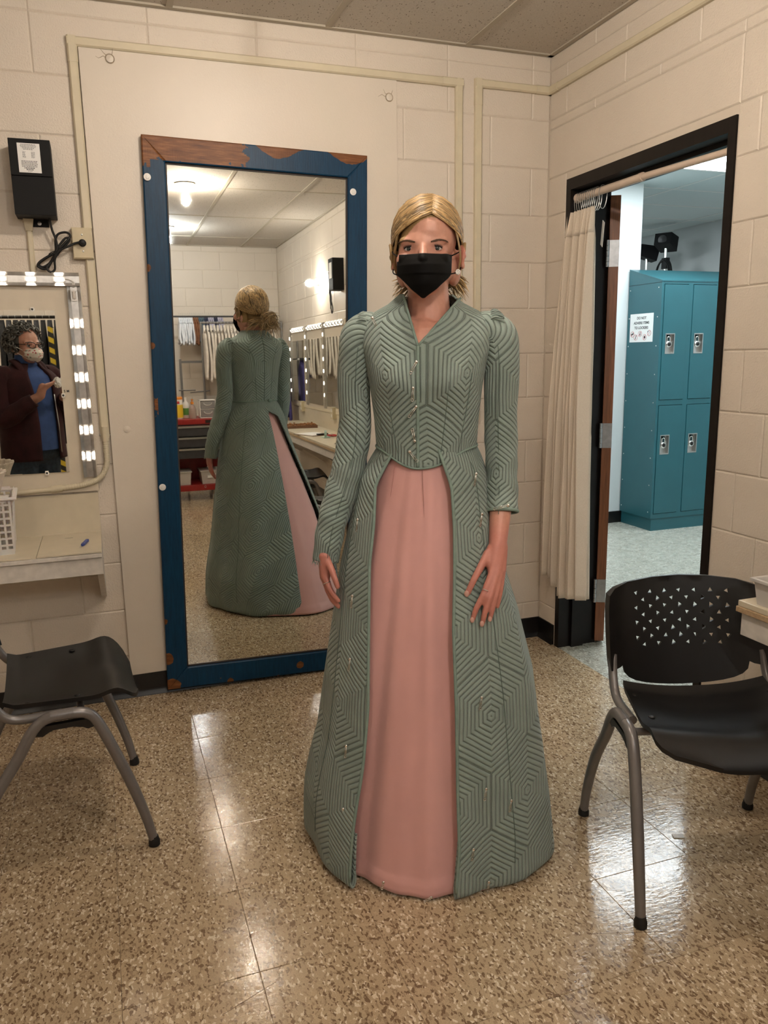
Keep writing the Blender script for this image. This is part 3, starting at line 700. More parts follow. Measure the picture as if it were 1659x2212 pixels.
# ================================================================ CHAIRS
def poly_in(p, poly):
    c = False; n = len(poly)
    for i in range(n):
        a = poly[i]; b = poly[(i+1) % n]
        if (a[1] > p[1]) != (b[1] > p[1]) and p[0] < (b[0]-a[0])*(p[1]-a[1])/(b[1]-a[1])+a[0]: c = not c
    return c
M['seatplastic'] = plain('black_shell_plastic', (.0042, .004, .0042), .38, vary=.15, bump=.0002, bscale=1500)
def back_mesh():
    out = []
    for k in range(25):                                # top edge, then the rounded bottom
        u = k/24.; out.append((lerp(-.222, .222, u), .862-.030*abs(2*u-1)**3.2))
    for k in range(1, 33):
        u = k/32.; x = lerp(.236, -.236, u) if 0 < u < 1 else -.236
        t = abs(2*u-1); z = .600+.085*min(1, t/.84)**2.0 if t < .84 else lerp(.655, .84, (t-.84)/.16)
        if t >= .84: x = math.copysign(lerp(.205, .235, .5)+0, .5-u); z = .655
        out.append((x, z))
    # a cleaner outline: shell with sleeves that reach down at both sides
    out = [(-.226, .832), (-.205, .846), (-.16, .856), (-.08, .862), (0, .864), (.08, .862), (.16, .856), (.205, .846), (.226, .832),
           (.231, .80), (.232, .74), (.231, .68), (.228, .652), (.195, .652), (.185, .655)]
    for k in range(1, 14):
        a = k/14.; x = .185*math.cos(PI*a); out.append((x, .655-.062*math.sin(PI*a)**.8))
    out += [(-.185, .655), (-.195, .652), (-.228, .652), (-.231, .68), (-.232, .74), (-.231, .80)]
    holes = []; random.seed(11)
    for r_ in range(8):
        n = 7 if r_ % 2 == 0 else 6
        for c in range(n):
            x = -.132+c*.0445+(0 if r_ % 2 == 0 else .0222); z = .826-r_*.0185
            a = random.uniform(0, 2*PI); holes.append([(x+.0086*math.cos(a+q*2*PI/3), z+.0078*math.sin(a+q*2*PI/3)) for q in range(3)])
    pts = []; ed = []
    for ring in [out]+holes:
        b = len(pts); n = len(ring); pts += ring; ed += [(b+i, b+(i+1) % n) for i in range(n)]
    for i in range(30):
        for j in range(18):
            p = (lerp(-.225, .225, i/29.), lerp(.60, .86, j/17.))
            if poly_in(p, out) and min(math.hypot(p[0]-q[0], p[1]-q[1]) for q in pts) > .007 and not any(math.hypot(p[0]-sum(c[0] for c in h)/3, p[1]-sum(c[1] for c in h)/3) < .0112 for h in holes): pts.append(p)
    r = geometry.delaunay_2d_cdt([Vector(p) for p in pts], ed, [], 0, 1e-6)
    V2, F2 = r[0], r[2]; keep = []
    for f in F2:
        c = (sum(V2[i].x for i in f)/len(f), sum(V2[i].y for i in f)/len(f))
        if poly_in(c, out) and not any(poly_in(c, h) for h in holes): keep.append(f)
    V2 = [Vector((q.x, .758+(q.y-.864)*1.136)) for q in V2]
    def m3(p, off):
        x, z = p; e = max(0, abs(x)-.185)/.045
        y = .262+.20*(z-.65)-.75*x*x*.9 + .0
        y = .225+.24*(z-.63)-1.05*(x*x) + off*(1+1.6*min(1, e)) - .016*min(1, e)*(off < .001)
        return Vector((x, y, z))
    n = len(V2); V = [m3(p, 0) for p in V2]+[m3(p, .008) for p in V2]
    cnt = {}
    for f in keep:
        for a, b in zip(f, f[1:]+f[:1]): cnt[(a, b)] = 1
    F = [tuple(f)[::-1] for f in keep]+[tuple(n+i for i in f) for f in keep]
    for (a, b) in cnt:
        if (b, a) not in cnt: F.append((b, a, n+a, n+b)[::-1])
    s = S().add(V, F); return s
def chair(name, label, loc, rz, parts=None, group=None):
    t = thing(name, label, 'chair', loc, rz, group)
    def P(n, s, m, sm=40): return obj(n, s, M[m], t, sm, local=True)
    def seat(u, v, o=0):
        y = lerp(.115, -.245, v); hw = lerp(.200, .232, min(1, v*1.5)) * (1 if v < .84 else math.sqrt(max(0, 1-((v-.84)/.175)**3.2)))
        x = lerp(-1, 1, u)*hw
        z = .464+.020*(abs(lerp(-1, 1, u))**2.4)-.016*math.exp(-((v-.35)/.25)**2)*(1-abs(lerp(-1, 1, u))**2) - (.05*max(0, (v-.82)/.18)**2)+.012*math.exp(-((v-.80)/.10)**2)*(1-.6*math.exp(-(lerp(-1, 1, u)/.3)**2))
        if v < .08: z += .012*(1-v/.08)
        return Vector((x, y, z+o))
    a = S().grid(seat, 28, 28); n = len(a.v); b = S().grid(lambda u, v: seat(u, v, -.012), 28, 28)
    s = S(); s.v = a.v+b.v; s.f = [q[::-1] for q in a.f]+[tuple(i+n for i in q) for q in b.f]
    rim = [i for i in range(29)]+[29*j+28 for j in range(1, 29)]+[29*28+i for i in range(27, -1, -1)]+[29*j for j in range(27, 0, -1)]
    s.f += [(rim[i], rim[(i+1) % len(rim)], n+rim[(i+1) % len(rim)], n+rim[i]) for i in range(len(rim))]
    st = P('seat', s, 'seatplastic', 50)
    for sx in (-1, 1):
        for y in (.055, -.075): obj('rivet', S().ell((sx*.19, y, .4770), (.009, .009, .003), 12, 6), M['seatplastic'], st, 0, local=True)
    P('backrest', back_mesh(), 'seatplastic', 35)
    for sx in (-1, 1):
        x = sx*.25
        def foot(p): return S().lathe([(.0135, 0), (.0165, .002), (.0165, .014), (.0145, .02), (.0125, .03)], p, (0, 0, 1), 14)
        fl = bez([(sx*.258, -.243, .012), (sx*.258, -.225, .10), (sx*.256, -.192, .215), (sx*.252, -.150, .335), (sx*.25, -.118, .415), (sx*.25, -.092, .445), (sx*.25, -.05, .453)], 7)
        P('leg', S().tube(fl, [lerp(.0125, .0155, min(1, i/14.)) for i in range(len(fl))], 12), 'tubegrey'); P('foot_cap', foot((sx*.258, -.243, 0)), 'rubber')
        rl = bez([(sx*.258, .243, .012), (sx*.257, .222, .10), (sx*.254, .165, .235), (sx*.25, .092, .345), (sx*.25, .052, .412), (sx*.25, .022, .443), (sx*.25, -.01, .453)], 7)
        P('leg', S().tube(rl, [lerp(.0125, .0155, min(1, i/14.)) for i in range(len(rl))], 12), 'tubegrey'); P('foot_cap', foot((sx*.258, .243, 0)), 'rubber')
        P('side_rail', S().cyl((x, -.06, .453), (x, .0, .453), .0155), 'tubegrey')
        bt = bez([(sx*.222, -.03, .446), (sx*.222, .0, .446), (sx*.222, .075, .447), (sx*.222, .112, .462), (sx*.221, .138, .50), (sx*.219, .153, .54), (sx*.2175, .160, .556)], 7)
        P('back_tube', S().tube(bt, .0125, 12), 'tubegrey')
        bp = [(y-.035, z+.006) for y, z in [(-.085, .418), (-.075, .400), (-.058, .396), (-.044, .404), (-.02, .410), (.03, .410), (.045, .404), (.058, .396), (.075, .400), (.085, .418), (.07, .425), (-.07, .425)]]
        P('stacking_bumper', S().prism(bp, lambda y, z: (x-.009, y, z), lambda y, z: (x+.009, y, z)), 'black')
    P('cross_bar', S().cyl((-.245, -.08, .439), (.245, -.08, .439), .010), 'tubegrey')
    return t
chair('stacking_chair', 'black plastic stacking chair on grey legs in front of the doorway', (-.515, -1.743, 0), math.atan2(-.145, .464)*1.0*1, None, 'stacking chairs')
chair('stacking_chair', 'black plastic stacking chair cut off by the left edge, under the counter', (-2.2065, -.872, 0), R(93.9), None, 'stacking chairs')
# ================================================================ COUNTER ALONG THE RIGHT WALL
rc_ = thing('long_counter', 'long cream counter along the right wall with a chipped front corner', 'counter', (-.2, -3.9, .3))
obj('top', S().bbox(-.395, -.0, -5.35, -1.69, .716, .732, .002), M['counter'], rc_)
obj('edge_strip', S().bbox(-.400, -.365, -5.35, -1.688, .700, .7155, .002), M['woodtan'], rc_)
obj('apron', S().bbox(-.39, -.366, -5.35, -1.70, .635, .700, .002), M['counteredge'], rc_)
obj('end_board', S().bbox(-.366, -.012, -1.722, -1.70, .635, .714, .002), M['counteredge'], rc_)
obj('back_panel', S().bbox(-.010, 0, -5.35, -1.69, .733, .89, .001), M['counter'], rc_)
for y in (-2.9, -4.2, -5.3): obj('support', S().prism([(-.36, .70), (-.36, .62), (-.03, .40), (0, .40), (0, .70)], lambda x, z: (x, y, z), lambda x, z: (x, y+.02, z)), M['counteredge'], rc_)
tb_ = thing('plastic_tub', 'frosted clear plastic tub at the end of the right counter', 'tub', (-.28, -1.80, .732))
M['frost'] = plain('frosted_plastic', (.78, .74, .70), .35, **{'Transmission Weight': .35, 'Alpha': 1.})
s = S(); 
s.add([(-.10,-.06,0),(.10,-.06,0),(.10,.06,0),(-.10,.06,0),(-.108,-.068,.07),(.108,-.068,.07),(.108,.068,.07),(-.108,.068,.07),(-.104,-.064,.07),(.104,-.064,.07),(.104,.064,.07),(-.104,.064,.07),(-.097,-.057,.003),(.097,-.057,.003),(.097,.057,.003),(-.097,.057,.003)],
      [(3,2,1,0),(0,1,5,4),(1,2,6,5),(2,3,7,6),(3,0,4,7),(4,5,9,8),(5,6,10,9),(6,7,11,10),(7,4,8,11),(8,9,13,12),(9,10,14,13),(10,11,15,14),(11,8,12,15),(12,13,14,15)])
obj('tub_body', s, M['frost'], tb_, local=True)
rm = S()
for (x0, x1, y0, y1) in ((-.116, .116, -.076, -.066), (-.116, .116, .066, .076), (-.116, -.106, -.066, .066), (.106, .116, -.066, .066)): rm.bbox(x0, x1, y0, y1, .064, .073, .002)
obj('tub_rim', rm, M['frost'], tb_, local=True)
# ================================================================ CURTAIN IN THE DOORWAY
rod = thing('curtain_rod', 'cream tension rod across the top of the doorway', 'curtain rod', (.05, -.65, 2.03))
M['rodpaint'] = plain('cream_rod_enamel', (.62, .50, .40), .35, vary=.06)
RX, RZ = .030, 2.056
obj('thick_tube', S().cyl((RX, -.205, RZ), (RX, -.63, RZ), .0155), M['rodpaint'], rod, 40)
obj('thin_tube', S().cyl((RX, -.63, RZ), (RX, -1.095, RZ-.012), .0125), M['rodpaint'], rod, 40)
obj('collar', S().cyl((RX, -.615, RZ), (RX, -.635, RZ), .0168), M['rodpaint'], rod, 40)
for y in (-.192, -1.102): obj('end_cup', S().cyl((RX, y, RZ-(.012 if y < -.5 else 0)), (RX, y+(.02 if y < -.5 else -.02), RZ-(.012 if y < -.5 else 0)), .021, .018), M['rodpaint'], rod, 40)
M['linen'] = None
lm_ = Mat('cream_cotton_curtain', (.66, .56, .44), .85); pz = lm_.pos()
wv = lm_.noise(lm_.scale(pz, (400., 400., 60.)), 3., 3., .6); lm_.color(lm_.ramp(wv, [(.3, (.60, .51, .405)), (.7, (.74, .655, .54))])); lm_.bump(wv, .0006, .5); M['linen'] = lm_.m
cu = thing('curtain', 'gathered cream cotton curtain pushed to the left of the doorway', 'curtain', (.02, -.29, .3))
CP = [0, .1, .22, .33, .45, .57, .68, .78, .9, 1.]
def curt(u, v):
    z = lerp(1.985, .345, v)
    y = lerp(lerp(-.150, -.118, v**.7), lerp(-.352, -.432, v), u)
    k = 2*PI*8*(u+.012*math.sin(9*u)); amp = lerp(.016, .036, min(1, v*2.))
    x = .022+amp*(math.sin(k+.6*v*math.sin(5*u))+.3*math.sin(2*k+1.))+.008*math.sin(23*u+4*v)
    y += .012*math.cos(k*1.0+1.2)*min(1, v*3.)
    if v < .06: x = lerp(.022+.010*math.sin(k), x, v/.06)
    z += .012*math.sin(7*u+1)*v - .045*v*(u > .30)*min(1, (u-.30)*8)
    return Vector((x-.012-.035*v, y, z))
co = obj('cloth', S().grid(curt, 220, 60), M['linen'], cu, 0); co.modifiers.new('t', 'SOLIDIFY').thickness = .0015
hd = obj('heading_band', S().grid(lambda u, v: curt(u, v*.055)+Vector((-.0022, 0, .012*(1-v))), 160, 5), M['linen'], cu, 0); hd.modifiers.new('t', 'SOLIDIFY').thickness = .0012
tg = S().box(-.0008, .0008, 0, .05, -.10, 0); tg.xf(Matrix.Translation((.045, -.375, 1.93)) @ Matrix.Rotation(R(-25), 4, 'Z') @ Matrix.Rotation(R(20), 4, 'X'))
obj('label_tag', tg, M['paper'], cu)
for i in range(11):
    y = -.20-.016*i-(.02 if i == 10 else 0)
    s = S().tube([(RX+.019*math.cos(a), y+.004*math.sin(a*.5), RZ-.012+(.033 if math.sin(a) > 0 else .060)*math.sin(a)) for a in [2*PI*k/18 for k in range(18)]], .0016, 6, closed=True)
    r_ = solo('curtain_ring', s, M['steel'], 'wire ring hanging the cream curtain from the rod', 'curtain ring', 'curtain rings')
# ================================================================ LOCKER ROOM THINGS
LX0, LYF, PW = 2.02, 1.712, .2667
lk = thing('locker_bank', 'bank of teal two-tier metal lockers with sloping tops', 'lockers', (2.6, 1.9, 0))
NC = 5
obj('plinth', S().box(LX0+.012, LX0+PW*NC, LYF+.008, 2.10, 0, .105), M['teal'], lk)
side = S().prism([(LYF-.0008, .1), (2.105, .1), (2.105, 2.03), (LYF-.0008, 1.917)], lambda y, z: (LX0-.001, y, z), lambda y, z: (LX0+.0118, y, z)); obj('side_panel', side, M['teal'], lk)
obj('sloped_top', S().prism([(LYF-.004, 1.912), (2.105, 2.026), (2.105, 2.034), (LYF-.004, 1.92)], lambda y, z: (LX0-.003, y, z), lambda y, z: (LX0+PW*NC, y, z)), M['teal'], lk)
obj('side_trim', S().box(LX0-.0022, LX0-.0005, LYF+.002, 2.105, 1.905, 1.909), M['tealdark'], lk)
obj('carcass', S().box(LX0+.014, LX0+PW*NC, LYF+.03, 2.10, .105, 1.905), M['tealdark'], lk)
ff = S()
for i in range(NC+1): x = LX0+PW*i; ff.box(max(LX0, x-.021), x+.021, LYF, LYF+.03, .10, 1.917)
for (z0, z1) in ((.10, .137), (.992, 1.030), (1.893, 1.917)):
    for i in range(NC): ff.box(LX0+PW*i+.021, LX0+PW*(i+1)-.021, LYF, LYF+.03, z0, z1)
obj('face_frame', ff, M['teal'], lk)
for i in range(9):
    for y in (LYF+.035, 2.085): obj('rivet', S().ell((LX0-.001, y, .15+.215*i), (.003, .005, .005), 8, 6), M['steel'], lk, 0)
for i in range(NC):
    for j, (z0, z1) in enumerate(((.141, .988), (1.034, 1.889))):
        x0 = LX0+PW*i+.0245; x1 = LX0+PW*(i+1)-.0245; zc = (.685 if j == 0 else 1.455); cx0 = x0+.030; cx1 = cx0+.078; c0 = zc-.072; c1 = zc+.072
        d = S().box(x0, cx0, LYF-.004, LYF+.012, z0, z1).box(cx1, x1, LYF-.004, LYF+.012, z0, z1).box(cx0, cx1, LYF-.004, LYF+.012, z0, c0).box(cx0, cx1, LYF-.004, LYF+.012, c1, z1)
        dd = obj('locker_door', d, M['teal'], lk)
        cp = S().box(cx0, cx1, LYF+.026, LYF+.028, c0, c1).box(cx0-.004, cx0+.002, LYF-.006, LYF+.028, c0-.004, c1+.004).box(cx1-.002, cx1+.004, LYF-.006, LYF+.028, c0-.004, c1+.004).box(cx0, cx1, LYF-.006, LYF+.028, c0-.004, c0+.004).box(cx0, cx1, LYF-.006, LYF+.028, c1-.003, c1+.004)
        obj('handle_cup', cp, M['steel'], dd)
        obj('latch', S().box(cx0+.034, cx0+.046, LYF+.004, LYF+.026, zc-.01, c1-.005), M['tealdark'], dd)
        if i < 2:
            px = cx0+.034; pz_ = zc-.004
            lab = '%s padlock on the %s tier of the teal lockers' % (['dial combination', 'dial combination'][i], ['lower', 'upper'][j])
            lab = {(0, 0): 'dial padlock on the lower locker nearest the white pier', (0, 1): 'dial padlock on the upper locker beside the paper notice',
                   (1, 0): 'dial padlock on the lower locker next to the door jamb', (1, 1): 'dial padlock on the upper locker next to the door jamb'}[(i, j)]
            t = thing('padlock', lab, 'padlock', (px, LYF+.005, pz_-.024), 0, 'dial padlocks on the lockers')
            obj('lock_body', S().lathe([(.0, .011), (.021, .011), (.024, .008), (.024, -.008), (.02, -.011), (0, -.011)][::-1], (px, LYF+.006, pz_), (0, -1, 0), 20), M['chrome'], t, 40)
            obj('dial', S().lathe([(.015, .010), (.015, .014), (.009, .017), (0, .018)], (px, LYF+.006, pz_), (0, -1, 0), 20), M['black'], t, 40)
            obj('shackle', S().tube([(px-.013, LYF+.006, pz_+.018)]+[(px-.013*math.cos(a), LYF+.006, pz_+.042+.013*math.sin(a)) for a in [PI*k/8 for k in range(9)]]+[(px+.013, LYF+.006, pz_+.018)], .0038, 8), M['chrome'], t, 40)
# the notice on the locker side
ns = thing('notice', 'white paper notice taped to the teal locker side', 'notice', (LX0-.002, 1.93, 1.472))
obj('sheet', S().box(LX0-.003, LX0-.0015, 1.79, 2.07, 1.472, 1.688), M['paper'], ns)
TX = Matrix(((0, 0, -1, 0), (-1, 0, 0, 0), (0, 1, 0, 0), (0, 0, 0, 1)))   # text facing -X
text('lettering', 'DO NOT', .028, M['ink'], ns, Matrix.Translation((LX0-.0032, 1.93, 1.654)) @ TX)
text('lettering', 'ADHERE ITEMS', .028, M['ink'], ns, Matrix.Translation((LX0-.0032, 1.93, 1.617)) @ TX)
text('lettering', 'TO LOCKERS', .028, M['ink'], ns, Matrix.Translation((LX0-.0032, 1.93, 1.580)) @ TX)
for (dy, dz, k) in ((.105, -.005, 0), (.063, -.030, 1), (.012, -.003, 2), (-.045, -.03, 3), (-.098, .0, 4)):
    yc, zc_ = 1.93+dy, 1.538+dz; r_ = .021
    def q(a, rr): return (LX0-.0036, yc+rr*math.cos(a), zc_+rr*math.sin(a))
    s = S().tube([q(2*PI*i/20, r_) for i in range(20)], .0013, 4, closed=True).tube([q(R(125), r_), q(R(-55), r_)], .0013, 4)
    obj('prohibition_ring', s, M['redink'], ns)
    b = S()
    if k == 0: b.tube([q(2.6, .013), q(-.3, .012)], .005, 5)
    elif k == 1: b.tube([q(1.9, .013), q(-1.3, .012)], .002, 5)
    elif k == 2: b.ell((LX0-.0034, yc, zc_+.006), (.0006, .005, .005), 8, 6).box(LX0-.0038, LX0-.003, yc-.005, yc+.005, zc_-.012, zc_-.001)
    elif k == 3: b.ell((LX0-.0034, yc, zc_), (.0006, .011, .011), 10, 6)
    else: b.tube([q(1., .02), q(.4, .018)], .003, 5)
    obj('prohibition_symbol', b, M['ink'], ns)
# stage lights on a stand far behind the lockers
for (y, z, yaw, nm) in ((3.66, 2.50, 30, 'black stage light on a steel stand beyond the lockers'), (3.96, 2.43, -20, 'black stage light half hidden behind the pale pier')):
    t = thing('stage_light', nm, 'stage light', (3.6, y, 0), 0, 'stage lights in the locker room')
    hb = S().prism([(-.10, -.075), (.10, -.06), (.10, .055), (-.10, .075)], lambda a, b: (a, -.085, b), lambda a, b: (a, .085, b))
    hb.xf(Matrix.Translation((3.6, y, z)) @ Matrix.Rotation(R(180+yaw), 4, 'Z') @ Matrix.Rotation(R(-14), 4, 'Y'))
    obj('housing', hb, M['blackmetal'], t)
    obj('lens', S().lathe([(.045, 0), (.045, .006), (0, .01)], Matrix.Translation((3.6, y, z)) @ Matrix.Rotation(R(180+yaw), 4, 'Z') @ Vector((.10, 0, .01)), Matrix.Rotation(R(180+yaw), 3, 'Z') @ Vector((1, 0, 0)), 16), M['black'], t)
    obj('stand_pole', S().cyl((3.6, y, .02), (3.6, y, z-.06), .017), M['chrome'], t, 40)
    obj('base', S().lathe([(.12, 0), (.12, .015), (.03, .03), (.02, .05)], (3.6, y, 0)), M['black'], t, 40)
    if y < 3.8:
        obj('clamp', S().bbox(3.575, 3.625, y-.04, y+.03, 2.23, 2.34, .004), M['black'], t)
        cb = S()
        for k in range(3): cb.tube([(3.57+.01*k, y+(.10+.008*k)*math.sin(a), 2.17+(.14+.012*k)*math.cos(a)) for a in [2*PI*i/28 for i in range(28)]], .009, 6, closed=True)
        obj('cable_coil', cb, M['rubber'], t, 60)
# ================================================================ BARE BULBS AND THE ROOM SEEN IN THE MIRROR
def bare_bulb(name, label, base, axis, mat, group):
    t = thing(name, label, 'light', base, 0, group); ax = Vector(axis)
    obj('canopy', S().lathe([(.072, 0), (.072, .006), (.058, .016), (.03, .022)], base, axis, 28), M['bulkwhite'], t, 40)
    obj('socket', S().lathe([(.024, .02), (.024, .055), (.018, .062)], base, axis, 20), M['bulkwhite'], t, 40)
    b = obj('bulb', S().lathe([(.013, .062), (.016, .075), (.026, .095), (.030, .115), (.026, .135), (.014, .147), (.001, .150)], base, axis, 24), mat, t, 0)
    return t
G = 'bare bulbs of the dressing room'
bare_bulb('ceiling_bulb', 'bare warm bulb on the ceiling, upper one reflected in the tall mirror', (-1.32, -3.04, H-.002), (0, 0, -1), M['bulbwarm'], G)
bare_bulb('ceiling_bulb', 'bare cool white ceiling bulb, lower one reflected in the tall mirror', (-1.32, -5.02, H-.002), (0, 0, -1), M['bulbcool'], G)
bare_bulb('ceiling_bulb', 'bare warm ceiling bulb above the gown, seen only as a floor reflection', (-1.32, -1.38, H-.002), (0, 0, -1), M['bulbwarm'], G)
bare_bulb('ceiling_bulb', 'bare warm ceiling bulb on the left side of the room, out of view', (-3.0, -4.4, H-.002), (0, 0, -1), M['bulbwarm'], G)
bare_bulb('wall_bulb', 'bare bulb on the right wall above the lit mirrors, reflected in the tall mirror', (0, -4.23, 2.095), (-1, 0, 0), M['bulbwall'], G)
# ---- lit mirrors along the right wall
fX = lambda u, v, h: (-.018-h, u, v)
rv_ = [(-3.46, -4.08, 'nearest'), (-4.18, -4.80, 'middle'), (-4.93, -5.54, 'furthest')]
for (ya, yb, w_) in rv_:
    t = thing('lit_wall_mirror', 'lit mirror on the right wall, %s of three reflected beside the gown' % w_, 'mirror', (-.01, (ya+yb)/2, .9), 0, 'lit mirrors on the right wall')
    obj('backing_board', S().bbox(-.018, 0, yb-.06, ya+.06, .893, 1.735, .002), M['boardwhite'], t)
    obj('mirror_glass', S().box(-.024, -.018, yb+.02, ya-.02, .95, 1.59), M['glass_mirror'], t)
    strip(t, lambda u, v, h: (-.018-h, u, 1.705+v), yb-.03, ya+.03, [lerp(yb, ya, (k+.5)/6.) for k in range(6)])
    strip(t, lambda u, v, h: (-.018-h, yb-.028+v, u), .93, 1.675, [1.62-.113*k for k in range(6) if not (w_ == 'furthest' and k == 3)])
for (y, w_) in ((-5.09, 'further'), (-3.83, 'nearer')):
    t = thing('outlet_box', 'ivory outlet box below the lit wall mirrors, %s one' % w_, 'outlet', (-.02, y, .85)); obj('box', S().bbox(-.045, 0, y-.045, y+.045, .845, .955, .003), M['ivory'], t)
    obj('sockets', S().lathe([(.016, 0), (.016, .002), (0, .003)], (-.045, y, .925), (-1, 0, 0), 14).lathe([(.016, 0), (.016, .002), (0, .003)], (-.045, y, .875), (-1, 0, 0), 14), M['white'], t)
raceway('raceway', [((0, -2.2, .905), (0, -5.6, .905), (-1, 0, 0))], 'ivory raceway running under the lit mirrors on the right wall', [])
t = thing('transformer_box', 'black transformer box beside the wall bulb, at the mirror edge', 'transformer', (-.05, -3.52, 1.95))
obj('cover', S().bbox(-.10, 0, -3.59, -3.45, 1.97, 2.235, .003), M['blackmetal'], t)
obj('specification_label', S().box(-.1012, -.0995, -3.56, -3.48, 2.07, 2.2), M['paper'], t)
s = S().tube(bez([(-.06, -3.62, 2.05), (-.05, -3.70, 2.0), (-.05, -3.74, 1.93), (-.05, -3.72, 1.84), (-.05, -3.69, 1.79), (-.05, -3.66, 1.83), (-.05, -3.72, 1.92), (-.05, -3.755, 1.97), (-.05, -3.73, 1.98), (-.05, -3.70, 1.92), (-.05, -3.73, 1.83)], 8), .005, 7)
solo('power_cord', s, M['rubber'], 'black cord looped below the transformer box on the right wall', 'cord', smooth=60)
# ---- small things on the long counter
t = thing('pin_tray', 'brown wooden tray heaped with pins on the long counter', 'tray', (-.20, -4.42, .732), R(8))
obj('tray', S().bbox(-.15, .15, -.13, .13, 0, .010, .002).bbox(-.15, .15, -.13, -.12, .01, .028, .002).bbox(-.15, .15, .12, .13, .01, .028, .002).bbox(-.15, -.14, -.12, .12, .01, .028, .002).bbox(.14, .15, -.12, .12, .01, .028, .002), M['woodbrown'], t, local=True)
random.seed(9); s = S()
for k in range(90): s.ell((random.uniform(-.13, .13), random.uniform(-.11, .11), random.uniform(.014, .038)), (.012, .007, .006), 6, 4)
tag(obj('pins', s, plain('amber_pins', (.30, .13, .04), .35, vary=.6, scale=80), t, local=True), kind='stuff')
t = thing('clipboard', 'white papers on a clipboard lying on the long counter', 'clipboard', (-.27, -3.62, .732), R(70))
obj('board', S().bbox(-.16, .16, -.115, .115, 0, .004, .001), M['woodbrown'], t, local=True); obj('sheet', S().box(-.15, .13, -.105, .105, .004, .0055), M['paper'], t, local=True)
obj('clip', S().bbox(.125, .155, -.05, .05, .005, .018, .003).cyl((.12, -.05, .012), (.12, .05, .012), .006), M['black'], t, local=True)
t = thing('scissors', 'red handled scissors on the long counter', 'scissors', (-.17, -3.40, .732), R(100))
for sy in (-1, 1):
    obj('handle', S().tube([(.05+.034*math.cos(a), sy*.022+.018*math.sin(a), .01) for a in [2*PI*k/16 for k in range(16)]], .007, 8, closed=True), M['redplastic'], t, 40, local=True)
    obj('blade', S().prism([(.02, sy*.006), (-.10, -sy*.003), (-.02, sy*.012)], lambda x, y: (x, y, .006+.001*sy), lambda x, y: (x, y, .0085+.001*sy)), M['steel'], t, local=True)
t = thing('fabric_shears', 'grey fabric shears at the front edge of the long counter', 'shears', (-.30, -2.60, .732), R(80))
for sy in (-1, 1):
    obj('handle', S().tube([(.06+.045*math.cos(a), sy*.024+.02*math.sin(a), .012) for a in [2*PI*k/16 for k in range(16)]], .007, 8, closed=True), M['black'], t, 40, local=True)
    obj('blade', S().prism([(.02, sy*.008), (-.13, -sy*.003), (-.02, sy*.014)], lambda x, y: (x, y, .006+.001*sy), lambda x, y: (x, y, .009+.001*sy)), M['steel'], t, local=True)
solo('tape_dispenser', S().lathe([(.03, -.01), (.03, .01), (.016, .01), (.016, -.01)], (-.25, -3.28, .765), (1, .3, 0), 20).bbox(-.28, -.22, -3.33, -3.23, .732, .742, .002), plain('pale_green_plastic', (.35, .5, .45), .3), 'pale green tape dispenser on the long counter', 'tape dispenser')
chair('stacking_chair', 'black stacking chair pushed under the long counter, reflected in the mirror', (-.57, -2.95, 0), R(98), None, 'stacking chairs')
# ---- red tool cart
tc = thing('tool_cart', 'red tool cart with three grey drawers and a low shelf', 'tool cart', (-1.25, -5.02, 0))
x0, x1, y0, y1 = -1.66, -.88, -5.26, -4.80
obj('top_tray', S().bbox(x0, x1, y0, y1, .775, .83, .006), M['red'], tc)
obj('badge', S().box(-1.09, -.93, y1+.0005, y1+.002, .785, .815), M['black'], tc)
obj('drawer_body', S().bbox(x0+.01, x1-.01, y0+.01, y1-.01, .44, .775, .004), M['black'], tc)
M['greydrawer'] = plain('dark_grey_drawer', (.045, .045, .05), .4, vary=.15)
for k in range(3):
    z1_ = .765-.112*k; d = obj('drawer', S().bbox(x0+.015, x1-.015, y1-.012, y1+.008, z1_-.104, z1_, .003), M['greydrawer'], tc)
    obj('drawer_pull', S().prism([(y1+.008, z1_-.024), (y1+.022, z1_-.022), (y1+.022, z1_-.004), (y1+.008, z1_)], lambda y, z: (x0+.015, y, z), lambda y, z: (x1-.015, y, z)), M['chrome'], d)
for (xx, yy) in ((x0+.01, y0+.01), (x1-.04, y0+.01), (x0+.01, y1-.04), (x1-.04, y1-.04)):
    obj('corner_post', S().box(xx, xx+.03, yy, yy+.03, .1, .44), M['red'], tc)
    cs = obj('caster', S().lathe([(.045, -.014), (.05, -.008), (.05, .008), (.045, .014)], (xx+.015, yy+.015, .05), (1, 0, 0), 18).box(xx-.005, xx+.035, yy+.0, yy+.03, .05, .105), M['rubber'], tc)
obj('back_sheet', S().box(x0+.01, x1-.01, y0+.012, y0+.018, .1, .44), M['red'], tc)
obj('low_shelf', S().bbox(x0, x1, y0, y1, .105, .165, .005), M['red'], tc)
obj('shelf_hasp', S().tube([(-1.13+.008*math.cos(a), y1+.004, .145+.012*math.sin(a)) for a in [2*PI*k/12 for k in range(12)]], .002, 5, closed=True), M['steel'], tc)
